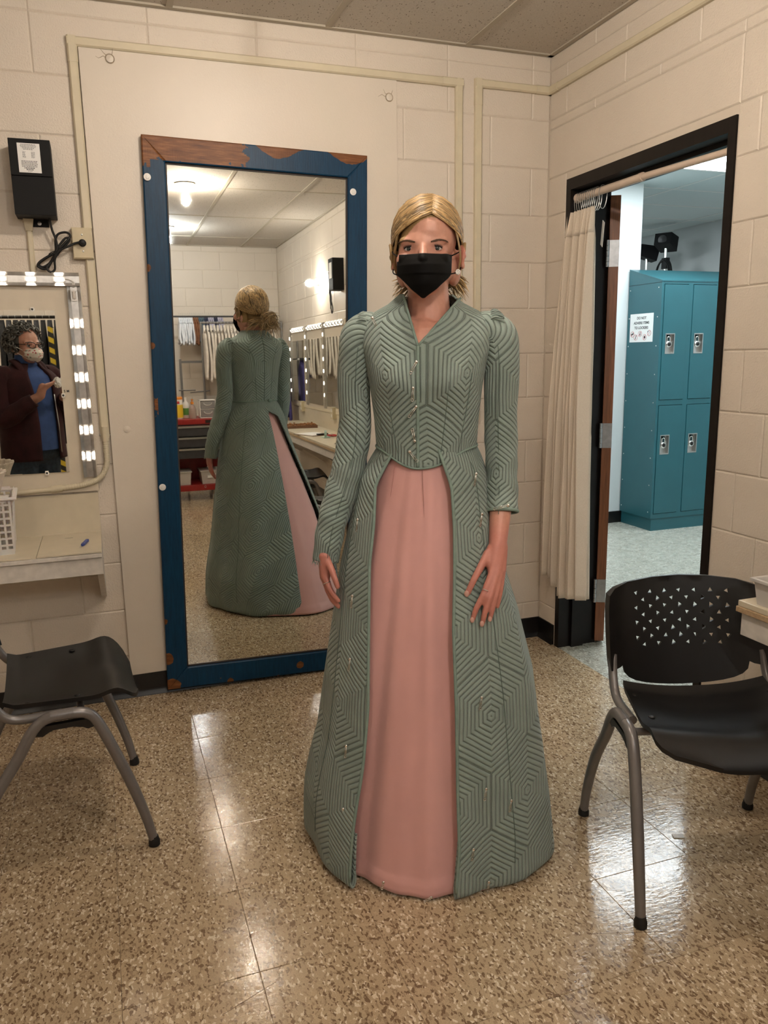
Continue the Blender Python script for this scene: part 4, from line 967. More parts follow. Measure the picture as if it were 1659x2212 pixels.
for (xc, w_, nm) in ((-1.40, .26, 'clear plastic bin on the cart shelf, left one'), (-1.0, .30, 'labelled clear plastic bin on the cart shelf, right one')):
    t = thing('storage_bin', nm, 'storage bin', (xc, -4.95, .165), 0, 'bins on the tool cart shelf')
    a = w_/2
    obj('bin_body', S().add([(xc-a,-5.10,.166),(xc+a,-5.10,.166),(xc+a,-4.84,.166),(xc-a,-4.84,.166),(xc-a-.012,-5.11,.30),(xc+a+.012,-5.11,.30),(xc+a+.012,-4.83,.30),(xc-a-.012,-4.83,.30)],
        [(3,2,1,0),(0,1,5,4),(1,2,6,5),(2,3,7,6),(3,0,4,7),(4,5,6,7)]), M['frost'], t)
    obj('bin_rim', S().bbox(xc-a-.02, xc+a+.02, -5.115, -4.822, .292, .302, .003), M['frost'], t)
    if xc > -1.2: obj('bin_label', S().box(xc-.10, xc+.04, -4.834, -4.826, .225, .25), M['paper'], t)
TZ = .83
t = thing('wipes_canister', 'white and yellow wipes canister with an orange lid on the cart', 'canister', (-1.345, -4.93, TZ))
M['yellow'] = plain('yellow_label', (.80, .55, .03), .35); M['orange'] = plain('orange_plastic', (.75, .25, .02), .35)
obj('can', S().lathe([(.052, 0), (.055, .006), (.055, .19), (.052, .196)], (-1.345, -4.93, TZ), n=28), M['white'], t, 40)
obj('label', S().lathe([(.0555, .012), (.0557, .012), (.0557, .14), (.0555, .14)], (-1.345, -4.93, TZ), n=28), M['yellow'], t, 40)
obj('lid', S().lathe([(.056, .19), (.056, .212), (.050, .218), (0, .219)], (-1.345, -4.93, TZ), n=28), M['orange'], t, 40)
obj('label_mark', S().bbox(-1.35, -1.325, -4.876, -4.872, TZ+.150, TZ+.175, .001), M['redplastic'], t)
t = thing('spray_bottle', 'white and green cleaner bottle beside the canister', 'bottle', (-1.255, -5.0, TZ))
obj('bottle', S().lathe([(.032, 0), (.034, .005), (.034, .12), (.026, .15), (.012, .17), (.012, .19)], (-1.255, -5.0, TZ), n=20), M['white'], t, 40)
obj('label', S().lathe([(.0345, .03), (.0347, .03), (.0347, .10), (.0345, .10)], (-1.255, -5.0, TZ), n=20), plain('green_label', (.12, .32, .07), .4), t, 40)
obj('cap', S().lathe([(.014, .19), (.014, .205), (0, .207)], (-1.255, -5.0, TZ), n=16), M['white'], t, 40)
t = thing('pump_bottle', 'clear sanitiser bottle with an orange pump on the cart', 'bottle', (-1.20, -4.90, TZ))
obj('bottle', S().lathe([(.036, 0), (.038, .005), (.038, .09), (.026, .125), (.014, .135), (.014, .145)], (-1.20, -4.90, TZ), n=20), plain('clear_gel', (.62, .50, .45), .15, **{'Transmission Weight': .5}), t, 40)
obj('pump', S().lathe([(.016, .143), (.016, .163), (.006, .166), (.006, .185)], (-1.20, -4.90, TZ), n=16).bbox(-1.21, -1.19, -4.91, -4.86, TZ+.183, TZ+.193, .003), M['orange'], t, 40)
t = thing('drawer_organiser', 'white plastic two-drawer organiser with grey drawers on the cart', 'organiser', (-1.05, -4.95, TZ))
obj('shell', S().bbox(-1.13, -.97, -5.04, -4.87, TZ, TZ+.008, .002).bbox(-1.13, -.97, -5.04, -4.87, TZ+.172, TZ+.18, .002).bbox(-1.13, -1.122, -5.04, -4.87, TZ, TZ+.18, .002).bbox(-.978, -.97, -5.04, -4.87, TZ, TZ+.18, .002).bbox(-1.122, -.978, -5.04, -5.03, TZ, TZ+.18, .002).bbox(-1.122, -.978, -5.03, -4.87, TZ+.086, TZ+.092, .002), M['white'], t)
for z in (TZ+.012, TZ+.096):
    d = obj('drawer', S().bbox(-1.119, -.981, -5.025, -4.872, z, z+.07, .003), plain('smoky_drawer', (.28, .27, .27), .25), t)
    obj('drawer_lip', S().tube([(-1.05-.04*math.cos(a), -4.868, z+.055-.025*math.sin(a)) for a in [PI*k/10 for k in range(11)]], .003, 6), M['white'], d, 40)
# ---- rail of clothes on the opposite wall
rl = thing('clothes_rail', 'dark clothes rail along the opposite wall', 'rail', (-.9, -5.95, 1.86))
obj('rail', S().bbox(-1.62, -.10, -5.957, -5.943, 1.874, 1.892, .003), M['black'], rl)
for x in (-1.55, -.17): obj('bracket', S().bbox(x-.015, x+.015, YB, -5.935, 1.84, 1.90, .003), M['black'], rl)
t = thing('coat_peg_board', 'brown wooden peg board in the far corner behind the gown', 'peg board', (-.14, YB+.02, 1.60)); obj('board', S().bbox(-.19, -.08, YB, YB+.025, 1.60, 1.90, .004), M['woodbrown'], t); obj('peg', S().cyl((-.10, YB+.025, 1.84), (-.06, YB+.12, 1.85), .014), M['black'], t, 40)
t = thing('wall_rack', 'grey metal towel rack standing out from the opposite wall', 'rack', (-1.15, -5.97, .83))
M['galv'] = plain('grey_metal', (.20, .19, .18), .45, .6)
obj('post', S().bbox(-1.215, -1.19, -5.98, -5.955, .80, 1.42, .003), M['galv'], t); obj('post', S().bbox(-.72, -.695, -5.98, -5.955, .80, 1.42, .003), M['galv'], t); obj('bar', S().bbox(-1.19, -.72, -5.975, -5.96, 1.375, 1.40, .002), M['galv'], t)
obj('arm', S().cyl((-1.24, -5.94, 1.075), (-1.06, -5.90, 1.075), .007).cyl((-1.12, -5.92, 1.05), (-.90, -5.92, 1.062), .007), M['galv'], t, 40)
for x in (-1.2025, -.7075): obj('foot', S().bbox(x-.02, x+.02, -5.99, -5.72, 0, .03, .003).box(x-.0125, x+.0125, -5.98, -5.955, .03, .80), M['galv'], t)
def garment(x, y, z1, L, wtop, wbot, mat, label, group, seed, hook=True, thick=.018):
    rnd = random.Random(seed); ph = [rnd.uniform(0, 6) for _ in range(4)]
    def fn(u, v):
        w_ = lerp(wtop, wbot, v**.8)*(.35+.65*min(1, v*9)); d = lerp(-1, 1, u)*w_
        return Vector((x+thick*.5*math.sin(5*v+ph[0]+3*u)*v+.006*math.sin(14*u+ph[1])*v, y+d, z1-L*v-.02*math.sin(PI*u)*(1-v)*0-(.05*abs(lerp(-1, 1, u)) if v < .08 else .05*abs(lerp(-1, 1, u))*(1 if v < .9 else 1))))
    t = thing('hanging_garment', label, 'garment', (x, y, z1-L), 0, group)
    o = obj('cloth', S().grid(fn, 16, 18), mat, t, 0); sm = o.modifiers.new('t', 'SOLIDIFY'); sm.thickness = thick; sm.offset = 0
    if hook: obj('hanger', S().tube([(x, y-.0, z1-.03), (x, y, z1+.012)]+[(x, y+.016*math.sin(a)-.0, z1+.028-.016*math.cos(a)) for a in [PI*.0+PI*1.3*k/8 for k in range(9)]], .0018, 5), M['steel'], t)
cl = {'white': plain('white_shirting', (.70, .72, .76), .85, vary=.12, scale=25), 'brown': plain('rust_cloth', (.22, .09, .04), .9, vary=.3), 'slate': plain('slate_cloth', (.06, .10, .13), .9, vary=.3), 'navy': plain('navy_cloth', (.02, .025, .06), .9, vary=.3),
      'stripe': plain('lilac_striped_cloth', (.45, .42, .52), .9, vary=.4, scale=60), 'cream': plain('cream_skirting', (.60, .53, .45), .9, vary=.12, scale=25), 'violet': plain('violet_cloth', (.05, .04, .16), .9, vary=.2)}
seq = ['white']*8+['brown']*3+['slate']*3+['navy']*2+['stripe']*3+['navy']*2+['stripe']*3
xx = -1.185; cn = {}
nmz = {'white': 'short white shirt hanging on the rail of the opposite wall', 'brown': 'rust brown garment hanging beside the white shirts', 'slate': 'slate grey garment hanging beyond the rust brown ones', 'navy': 'navy garment hanging on the rail of the opposite wall', 'stripe': 'lilac striped garment hanging among the navy ones'}
for i, k in enumerate(seq):
    garment(xx, -5.95, 1.875, .24+.02*math.sin(i*2.1), .10, .13, cl[k], nmz[k], k+' garments on the opposite rail', i); xx += .0195 if k == 'white' else .021
r2 = thing('clothes_rail', 'lower pipe rail carrying the long cream garments', 'rail', (-.6, -5.62, 0))
obj('rail', S().cyl((-1.0, -5.62, 1.80), (-.1, -5.62, 1.80), .012), M['galv'], r2, 40)
for x in (-.99, -.11): obj('upright', S().cyl((x, -5.62, .02), (x, -5.62, 1.80), .012), M['galv'], r2, 40); obj('foot', S().cyl((x, -5.85, .018), (x, -5.40, .018), .016), M['galv'], r2, 40)
for i in range(22):
    garment(-.955+.036*i, -5.62, 1.775, .53+.03*math.sin(i*1.7), .09, .15, cl['cream'], 'long cream garment hanging on the lower pipe rail', 'long cream garments on the pipe rail', 40+i, thick=.024)
for i in range(3):
    garment(-.17+.03*i, -5.50+.02*i, 1.40, .62, .07, .12, cl['violet'], 'violet garment hanging in the corner past the last lit mirror', 'violet garments in the corner', 80+i, hook=False, thick=.03)
solo('garment_peg', S().bbox(-.20, -.08, -5.56, -5.40, 1.385, 1.41, .004).bbox(-.20, -.18, YB, -5.40, 1.39, 1.405, .002), M['black'], 'black bracket holding the violet garments in the corner', 'bracket')
# ---- rack of dark clothes behind the helper, seen in the small mirror
r3 = thing('garment_rack', 'black garment rack reflected behind the grey haired helper', 'rack', (-2.5, -4.6, 0))
obj('top_bar', S().cyl((-3.3, -4.6, 1.79), (-2.14, -4.6, 1.79), .014), M['black'], r3, 40)
for x in (-3.29, -2.15): obj('upright', S().cyl((x, -4.6, .04), (x, -4.6, 1.79), .013), M['black'], r3, 40); obj('foot', S().cyl((x, -4.85, .02), (x, -4.35, .02), .018), M['black'], r3, 40)
dk = [plain('black_cloth', (.010, .010, .012), .9), plain('charcoal_cloth', (.03, .03, .035), .9)]
for i in range(11):
    garment(-2.20-.056*i, -4.6, 1.765-.0*i, 1.05, .14, .19, dk[i % 2], 'long dark garment on the black rack behind the helper', 'dark garments on the black rack', 100+i, thick=.04)
hz = Mat('yellow_black_striped_tape', (.6, .45, .03), .6); sp = hz.node('ShaderNodeSeparateXYZ'); hz.link(hz.pos(), sp.inputs[0]); q = ((X(hz.t, sp.outputs[2])*11.+X(hz.t, sp.outputs[0])*6.).fmod(1.)).lt(.5); hz.color(hz.mix(q, (.012, .012, .012), (.62, .45, .03)))
for x, nm in ((-2.36, 'yellow and black striped strap hanging beside the helper'),):
    solo('striped_strap', S().bbox(x-.022, x+.022, -4.40, -4.39, .30, 1.70, .002).bbox(x-.022, x+.022, -4.60, -4.39, 1.695, 1.70, .002), hz.m, nm, 'strap')
solo('orange_bib', S().bbox(-2.42, -2.385, -4.405, -4.385, 1.0, 1.2, .006), plain('orange_cloth', (.6, .10, .02), .9), 'orange cloth patch hanging on the black garment rack', 'cloth')
# ================================================================ PEOPLE
def remesh(name, s, vox=.004, smooth=6, fac=.5):
    """fuse overlapping primitives into one continuous skin"""
    me = mesh(name+'_raw', s); o = bpy.data.objects.new(name+'_raw', me); COL.objects.link(o)
    m = o.modifiers.new('r', 'REMESH'); m.mode = 'VOXEL'; m.voxel_size = vox; m.adaptivity = 0
    k = o.modifiers.new('s', 'SMOOTH'); k.iterations = smooth; k.factor = fac
    dg = bpy.context.evaluated_depsgraph_get(); dg.update()
    r = bpy.data.meshes.new_from_object(o.evaluated_get(dg)); r.name = name
    bpy.data.objects.remove(o); bpy.data.meshes.remove(me); r.shade_smooth(); return r
def get_co(me):
    a = np.zeros(len(me.vertices)*3); me.vertices.foreach_get('co', a); return a.reshape(-1, 3)
def set_co(me, a): me.vertices.foreach_set('co', a.ravel()); me.update()
def set_col(me, c):
    a = me.color_attributes.new('col', 'FLOAT_COLOR', 'POINT'); a.data.foreach_set('color', np.concatenate([c, np.ones((len(c), 1))], 1).ravel())
def gauss(co, c, s): 
    s = np.array(s if hasattr(s, '__len__') else (s, s, s)); return np.exp(-(((co-np.array(c))/s)**2).sum(1))
def skin_mat(name):
    m = Mat(name, (.6, .3, .22), .45); a = m.node('ShaderNodeAttribute'); a.attribute_name = 'col'
    f = m.noise(m.ocoord(), 90., 3.); m.color(m.mix(.35, a.outputs['Color'], m.ramp(f, [(.3, (.86, .80, .78)), (.7, (1.08, 1.06, 1.05))]), 'MULTIPLY'))
    m.b.inputs['Subsurface Weight'].default_value = .12; m.b.inputs['Subsurface Radius'].default_value = (.012, .005, .003); m.b.inputs['Subsurface Scale'].default_value = 1.
    m.bump(m.noise(m.ocoord(), 500., 2.), .0003, .4); return m.m
M['skin'] = skin_mat('skin')
def hair_mat(name, rough=.38):
    m = Mat(name, (.5, .3, .1), rough, spec=.6); a = m.node('ShaderNodeAttribute'); a.attribute_name = 'col'; m.color(a.outputs['Color'])
    m.b.inputs['Anisotropic'].default_value = .5; return m.m
M['hair'] = hair_mat('hair')
def quilt_mat():
    m = Mat('sage_quilted_cotton', (.2, .3, .24), .8, spec=.25); uv = m.uvc(); p = m.ocoord()
    nz = m.node('ShaderNodeTexNoise'); nz.inputs['Scale'].default_value = 5.; m.link(uv, nz.inputs['Vector'])
    d = m.mix(.010, uv, nz.outputs['Color'], 'ADD')
    sp = m.node('ShaderNodeSeparateXYZ'); m.link(d, sp.inputs[0]); u = X(m.t, sp.outputs[0])+3.; v = (X(m.t, sp.outputs[1])+5.)*.74
    s_ = .112; w_ = math.sqrt(3)*s_; h_ = 3*s_; ch = .0096
    def cell(uu, vv):
        x = (uu.fmod(w_)-w_/2).abs(); y = (vv.fmod(h_)-h_/2).abs(); return x.max(x*.5+y*.866)
    dist = cell(u, v).min(cell(u+w_/2, v+h_/2))
    t = (dist/ch).fmod(1.); q = (t*2.-1.).abs()                      # 1 on the stitch line, 0 on the crown
    puff = (q*q*q*-1.)+1.
    tick = (((u*1.)+(v*1.35)*1.)/.0042).sin()
    line = q.gt(.84)
    f = m.noise(p, 6., 4., .6); base = m.ramp(f, [(.3, (.235, .300, .268)), (.7, (.295, .368, .330))])
    fine = m.noise(m.scale(uv, (900., 900., 1.)), 1., 2.); base = m.mix(.6, base, m.ramp(fine, [(.3, (.8,)*3), (.7, (1.12,)*3)]), 'MULTIPLY')
    m.color(m.mix(line*.6, base, (.115, .165, .140)))
    n = m.bump(puff, .0042, 1.); m.bump(fine, .0006, .5, n)
    m.b.inputs['Sheen Weight'].default_value = .25; return m.m
M['quilt'] = quilt_mat()
def satin(name, c0, c1):
    m = Mat(name, c0, .55, spec=.35); f = m.noise(m.scale(m.ocoord(), (1., 1., .15)), 9., 3.); m.color(m.ramp(f, [(.3, c0), (.7, c1)])); fine = m.noise(m.ocoord(), 700., 2.); m.bump(fine, .0004, .35)
    m.b.inputs['Sheen Weight'].default_value = .3; return m.m
M['pink'] = satin('dusty_pink_crepe', (.65, .35, .325), (.72, .395, .365))
WO = (-1.161, -1.344, 0.); WR = R(-23)
woman = thing('person', 'person with blonde hair and black mask in a sage quilted coat over pink skirt', 'person', WO, WR)
def WP(n, s, mat, sm=0, par=None, **kw): return obj(n, s, mat, par or woman, sm, local=True, **kw)
# ---------------- body
FX = -.013                                             # middle of the face
EYES = ((-.047, 1.6615), (.0205, 1.6612))
def hand(s, fingers, palm):
    for pts, r0 in fingers:
        for i in range(len(pts)-1): s.cap(pts[i], pts[i+1], r0*(1-.10*i), r0*(1-.10*(i+1)), 10)
    for a, b, ra, rb in palm: s.cap(a, b, ra, rb, 12)
b = S()
b.ell((-.003, .005, 1.702), (.077, .094, .089)); b.ell((FX, -.038, 1.655), (.064, .056, .088)); b.ell((FX, -.036, 1.605), (.057, .052, .052)); b.ell((-.004, .004, 1.626), (.079, .056, .054)); b.ell((FX, -.072, 1.572), (.026, .020, .022))
b.cap((FX, -.088, 1.668), (FX, -.113, 1.632), .0085, .0125); b.ell((FX, -.104, 1.628), (.017, .012, .010))
for sx in (-1, 1):
    b.ell((FX+sx*.042, -.062, 1.635), (.026, .026, .024)); b.cap((FX+sx*.012, -.080, 1.679), (FX+sx*.050, -.067, 1.681), .0105, .010)
b.cap((-.003, .012, 1.62), (0, .018, 1.52), .0515, .056, 18); b.cap((0, .018, 1.53), (0, .018, 1.47), .055, .066, 18)
for sx in (-1, 1):
    b.cap((sx*.05, .014, 1.478), (sx*.160, .010, 1.430), .026, .030); b.ell((FX+sx*.070, -.045, 1.335), (.062, .060, .062))
    b.cap((sx*.02, -.055, 1.476), (sx*.082, -.036, 1.488), .010, .008)          # collar bones
b.ell((-.008, .004, 1.40), (.132, .078, .11)); b.ell((-.01, .0, 1.26), (.115, .078, .16)); b.ell((-.005, .005, 1.06), (.120, .080, .16))
b.cap((FX, -.035, 1.44), (FX, -.05, 1.36), .055, .06)
# arm on the picture's right: bare forearm, hand resting on the skirt
b.cap((.180, .008, 1.43), (.190, .0, 1.20), .034, .030); b.cap((.189, .0, 1.20), (.191, -.050, 1.02), .031, .031, 16); b.cap((.191, -.050, 1.02), (.178, -.113, .915), .031, .024, 16)
hand(b, [([(.160, -.158, .848), (.136, -.184, .795), (.118, -.192, .762), (.109, -.190, .732)], .0098),      # index
         ([(.170, -.158, .842), (.152, -.186, .788), (.140, -.193, .752), (.134, -.191, .722)], .0100),      # middle
         ([(.181, -.150, .842), (.168, -.176, .790), (.160, -.184, .758), (.154, -.184, .733)], .0094),      # ring
         ([(.190, -.138, .845), (.183, -.160, .805), (.178, -.168, .780), (.174, -.170, .760)], .0082),      # little
         ([(.150, -.132, .893), (.130, -.160, .862), (.111, -.178, .832), (.096, -.184, .800)], .0112)],     # thumb leaves the side of the palm
     [((.176, -.118, .912), (.162, -.148, .852), .0215, .0150), ((.182, -.116, .908), (.172, -.148, .848), .0205, .0150), ((.187, -.113, .905), (.186, -.138, .85), .018, .0130), ((.165, -.12, .90), (.145, -.142, .872), .018, .0130)])
# arm on the picture's left: sleeve nearly to the knuckles, hand hanging
b.cap((-.190, .006, 1.43), (-.201, .0, 1.21), .034, .029); b.cap((-.199, 0, 1.21), (-.250, -.034, 1.01), .030, .027); b.cap((-.250, -.034, 1.01), (-.283, -.058, .875), .026, .021)
hand(b, [([(-.283, -.088, .815), (-.270, -.098, .785), (-.258, -.100, .765), (-.248, -.098, .752)], .0094), ([(-.287, -.078, .808), (-.275, -.086, .772), (-.262, -.088, .748), (-.250, -.086, .732)], .0098),
         ([(-.289, -.066, .806), (-.279, -.070, .770), (-.268, -.072, .746), (-.256, -.070, .730)], .0094), ([(-.289, -.054, .810), (-.282, -.054, .780), (-.274, -.055, .76), (-.265, -.054, .745)], .0082),
         ([(-.276, -.085, .86), (-.262, -.105, .838), (-.253, -.114, .816), (-.247, -.116, .797)], .0105)],
     [((-.284, -.075, .872), (-.284, -.082, .816), .020, .0145), ((-.288, -.062, .872), (-.288, -.066, .81), .019, .0140)])
# legs (under the skirts) and shoes
for sx in (-1, 1):
    b.cap((sx*.075, .02, 1.02), (sx*.08, .02, .52), .078, .052); b.cap((sx*.08, .02, .52), (sx*.08, .045, .10), .052, .036); b.cap((sx*.08, .05, .045), (sx*.085, -.12, .035), .034, .030)
# ears
for sx, ex, ez in ((1, .0905, 1.652), (-1, -.0945, 1.652)):
    b.tube([(ex+sx*.004*math.sin(a), .004+.017*math.cos(a), ez+.030*math.sin(a)) for a in [2*PI*k/20 for k in range(20)]], .0048, 8, closed=True)
    b.ell((ex-sx*.006, .004, ez), (.0065, .015, .028)); b.ell((ex-sx*.002, -.006, ez-.027), (.006, .008, .009)); b.cap((ex-sx*.03, .004, ez), (ex-sx*.004, .004, ez), .016, .012); b.ell((sx*.066, .022, 1.622), (.020, .030, .045))
body_me = remesh('body', b, .0032, 5, .5)
co = get_co(body_me)
for ex, ez in EYES:                                    # eye sockets
    g = gauss(co, (ex, -.085, ez), (.017, .03, .0105)); co[:, 1] += .0080*g
set_co(body_me, co)
bvh = BVHTree.FromPolygons([tuple(p) for p in co], [tuple(p.vertices) for p in body_me.polygons])
def face_y(x, z):
    h = bvh.ray_cast(Vector((x, -.5, z)), Vector((0, 1, 0)))[0]; return h.y if h else -.05
base = np.tile(np.array([.60, .315, .235]), (len(co), 1))
def tint(c, s, col, k):
    global base
    g = np.clip(gauss(co, c, s)*k, 0, 1)[:, None]; base = base*(1-g)+np.array(col)*g
for sx in (-1, 1): tint((FX+sx*.045, -.07, 1.635), (.03, .04, .025), (.60, .26, .19), .6)
for ex, ez in EYES: tint((ex, -.085, ez), (.022, .04, .013), (.40, .185, .14), .65)
tint((0, -.05, 1.47), (.09, .08, .06), (.58, .27, .20), .7); tint((.095, .0, 1.655), (.02, .03, .035), (.60, .20, .15), .8)
lo = np.clip((1.0-co[:, 2])/.06, 0, 1)[:, None]*(np.abs(co[:, 0]) > .08)[:, None]; base = base*(1-lo*.85)+np.array([.52, .20, .16])*lo*.85
# scalp takes the hair colour
hair_c = np.array([.40, .255, .105])
dirv = co-np.array([-.003, .004, 1.70])
part_line = .012
hairline = 1.735-np.where(co[:, 0] < part_line, 9.5*(co[:, 0]-part_line)**2, 10.5*(co[:, 0]-part_line)**2)
sc = (co[:, 2] > hairline) & (co[:, 2] > 1.60) | ((co[:, 1] > .02) & (co[:, 2] > 1.60) & (np.abs(co[:, 0]) < .084))
base[sc] = hair_c*.75
set_col(body_me, base); body_me.materials.append(M['skin'])
body = link('body', body_me, woman)
# finger nails
nl = S()
for p, r_ in (((.1075, -.1985, .7335), .0058), ((.1325, -.1995, .7235), .006), ((.153, -.192, .734), .0055), ((.0935, -.1935, .802), .0065)):
    obj('finger_nail', S().ell(p, (r_, .002, r_*1.35), 10, 8), plain('nail', (.62, .36, .30), .25), body, 0, local=True)
# eyes, lids, lashes, brows
M['eye'] = None
em = Mat('eyeball', (.72, .68, .66), .12); oc = em.ocoord(); spx = em.node('ShaderNodeSeparateXYZ'); em.link(oc, spx.inputs[0])
rr_ = ((X(em.t, spx.outputs[0])*X(em.t, spx.outputs[0]))+(X(em.t, spx.outputs[2])*X(em.t, spx.outputs[2]))).pow(.5)
front = X(em.t, spx.outputs[1]).lt(0)
c_ = em.mix((rr_.lt(.0070))*front, (.50, .46, .44), (.045, .052, .045)); c_ = em.mix(((rr_.lt(.0070))*(rr_.gt(.0056)))*front, c_, (.018, .022, .02)); c_ = em.mix((rr_.lt(.0033))*front, c_, (.004, .004, .004)); em.color(c_); M['eye'] = em.m
lid_m = plain('eyelid_skin', (.45, .215, .16), .5); lash_m = plain('dark_lashes', (.015, .009, .007), .7)
ER = .0142
for ex, ez in EYES:
    sx = 1 if ex > FX else -1
    ys = face_y(ex, ez); cy = ys+ER-.0024
    e = link('eyeball', mesh('eyeball', S().ell((0, 0, 0), (ER, ER, ER), 28, 20), M['eye'], 0), woman, M=Matrix.Translation((ex, cy, ez)))
    def sph(a, el, r): return Vector((ex+r*math.sin(a)*math.cos(el), cy-r*math.cos(a)*math.cos(el), ez+r*math.sin(el)))
    def ue(u): a = lerp(-1, 1, u); return R(22)*max(0, 1-abs(a)**2.2)**.75+R(2)*a*sx-R(2)
    def le(u): a = lerp(-1, 1, u); return -R(17)*max(0, 1-abs(a)**2.2)**.8+R(2)*a*sx-R(2)
    AM = R(66)
    up_ = S().grid(lambda u, v: sph(lerp(-AM*1.06, AM*1.06, u), lerp(ue(u), R(62), v), ER*1.045+(.0012*math.sin(PI*min(1, v*2)))), 24, 8); obj('eyelid', up_, lid_m, woman, 0, local=True).modifiers.new('t', 'SOLIDIFY').thickness = .0012
    lw_ = S().grid(lambda u, v: sph(lerp(-AM*1.06, AM*1.06, u), lerp(le(u), -R(60), v), ER*1.04), 24, 6); obj('eyelid', lw_, lid_m, woman, 0, local=True).modifiers.new('t', 'SOLIDIFY').thickness = .001
    ls = S().tube([sph(lerp(-AM, AM, u), ue(u), ER*1.07) for u in [k/20. for k in range(21)]], [.0006]+[.0017]*19+[.0008], 6)
    for k in range(26):
        u = .04+.92*k/25.; p = sph(lerp(-AM, AM, u), ue(u), ER*1.07); d = Vector((lerp(-.5, .5, u)+.25*sx, -1.0, .75)).normalized()*.0062
        ls.tube([p, p+d*.55+Vector((0, 0, -.0003)), p+d+Vector((0, 0, .0012))], [.0006, .0005, .0001], 4)
    for k in range(16):
        u = .1+.8*k/15.; p = sph(lerp(-AM, AM, u), le(u), ER*1.06); ls.tube([p, p+Vector((lerp(-.002, .002, u), -.0022, -.0022))], [.0003, .0001], 4)
    obj('lashes', ls, lash_m, woman, 0, local=True)
    bs_ = S(); rnd = random.Random(3)
    for k in range(190):
        u = rnd.random(); v = rnd.uniform(-1, 1); x = lerp(FX+sx*.019, FX+sx*.059, u); z = 1.6755+.0060*math.sin(PI*min(1, u*.82))-.001*u+v*.0030*(1-.72*u)*min(1, .45+3*u); y = face_y(x, z)-.0006
        d = Vector((sx*.0055, -.0004, .0022*(1-1.6*u))); bs_.tube([Vector((x, y, z)), Vector((x, y, z))+d*.6+Vector((0, -.0006, 0)), Vector((x+d.x, face_y(x+d.x, z+d.z)-.0004, z+d.z))], [.00045, .00045, .0001], 4)
    obj('eyebrow', bs_, plain('brown_brow', (.12, .070, .042), .7), woman, 0, local=True)
# ---------------- black face mask
mk = Mat('black_cotton_mask', (.0014, .0013, .0014), .7, spec=.2); mk.bump(mk.noise(mk.ocoord(), 900., 2.), .0003, .5); M['mask'] = mk.m
def mask(u, v):
    z = lerp(1.6485, 1.541, v)-.003*math.sin(PI*u)*(1-v)+.005*abs(2*u-1)**2*max(0, v-.8)*5
    wl = interp(v, [0, .22, .46, .52, .7, .85, 1], [.0655, .066, .0665, .059, .040, .025, .009]); wr = interp(v, [0, .22, .46, .55, .7, .85, 1], [.073, .0715, .0705, .063, .045, .028, .009])
    a = lerp(-1, 1, u); x = FX+.0+(a*wl if a < 0 else a*wr)
    y0 = interp(v, [0, .12, .25, .45, .7, .9, 1], [-.113, -.121, -.128, -.127, -.118, -.104, -.090])
    k = interp(v, [0, .4, .7, 1], [15., 14., 16., 20.]); y = y0+k*(x-FX)**2*(.82)
    nb = math.exp(-((x-FX)/.016)**2)*max(0, 1-v*2.6); y -= .004*nb
    if v > .455: y += .0022
    y += .0012*math.sin(14*v+3*u)*math.sin(PI*u)*(v > .46)
    if abs(a) < .93: y = min(y, face_y(x, z)-.005)
    return Vector((x, y, z))
mo = WP('face_mask', S().grid(mask, 40, 44), M['mask']); mo.modifiers.new('t', 'SOLIDIFY').thickness = .0022
for sx, xe, xa in ((-1, mask(0, .02), mask(0, .45)), (1, mask(1, .02), mask(1, .45))):
    ear = Vector((.088 if sx > 0 else -.092, .014, 1.672)); el_ = Vector((.086 if sx > 0 else -.090, .012, 1.632))
    lp = S().tube(bez([xe, xe.lerp(ear, .5)+Vector((sx*.006, 0, .0)), ear, ear.lerp(el_, .5)+Vector((-sx*.004, .014, 0)), el_, el_.lerp(xa, .5)+Vector((sx*.006, 0, -.006)), xa], 6), .0016, 6)
    WP('ear_loop', lp, M['mask'], 0, mo)
# ---------------- earring
er = S()
for k in range(9):
    a = 2*PI*k/8; er.ell((.0745+(.0045*math.cos(a) if k else 0), -.052, 1.606+(.0048*math.sin(a) if k else 0)), (.0026, .0026, .0026), 8, 6)
obj('earring', er, plain('crystal', (.85, .84, .8), .05, 0., **{'Emission Strength': 0.}), woman, 0, local=True)
# ---------------- hair
HC = Vector((-.003, .006, 1.700)); HRad = Vector((.091, .105, .1035))
def hs(d, off=0.):
    d = d.normalized(); k = 1/math.sqrt((d.x/HRad.x)**2+(d.y/HRad.y)**2+(d.z/HRad.z)**2); return HC+d*(k+off-.0085*max(0, -d.y)**1.5)
rnd = random.Random(21); hv = S(); hcol = []
def strand(pts, r, col, flat=.45, n=6):
    k0 = len(hv.v); hv.tube(pts, r, n, sx=flat, ref=(pts[0]-HC) if isinstance(pts[0], Vector) else None); hcol.extend([col]*(len(hv.v)-k0))
def hc(l=1.):
    f = rnd.choice((.45, .7, .9, 1.05, 1.25, 1.5))*rnd.uniform(.9, 1.1)*l; t = rnd.random(); c = (lerp(.27, .43, t), lerp(.165, .29, t), lerp(.066, .135, t)); return (c[0]*f, c[1]*f, c[2]*f, 1)
BUN = Vector((.012, .108, 1.610))
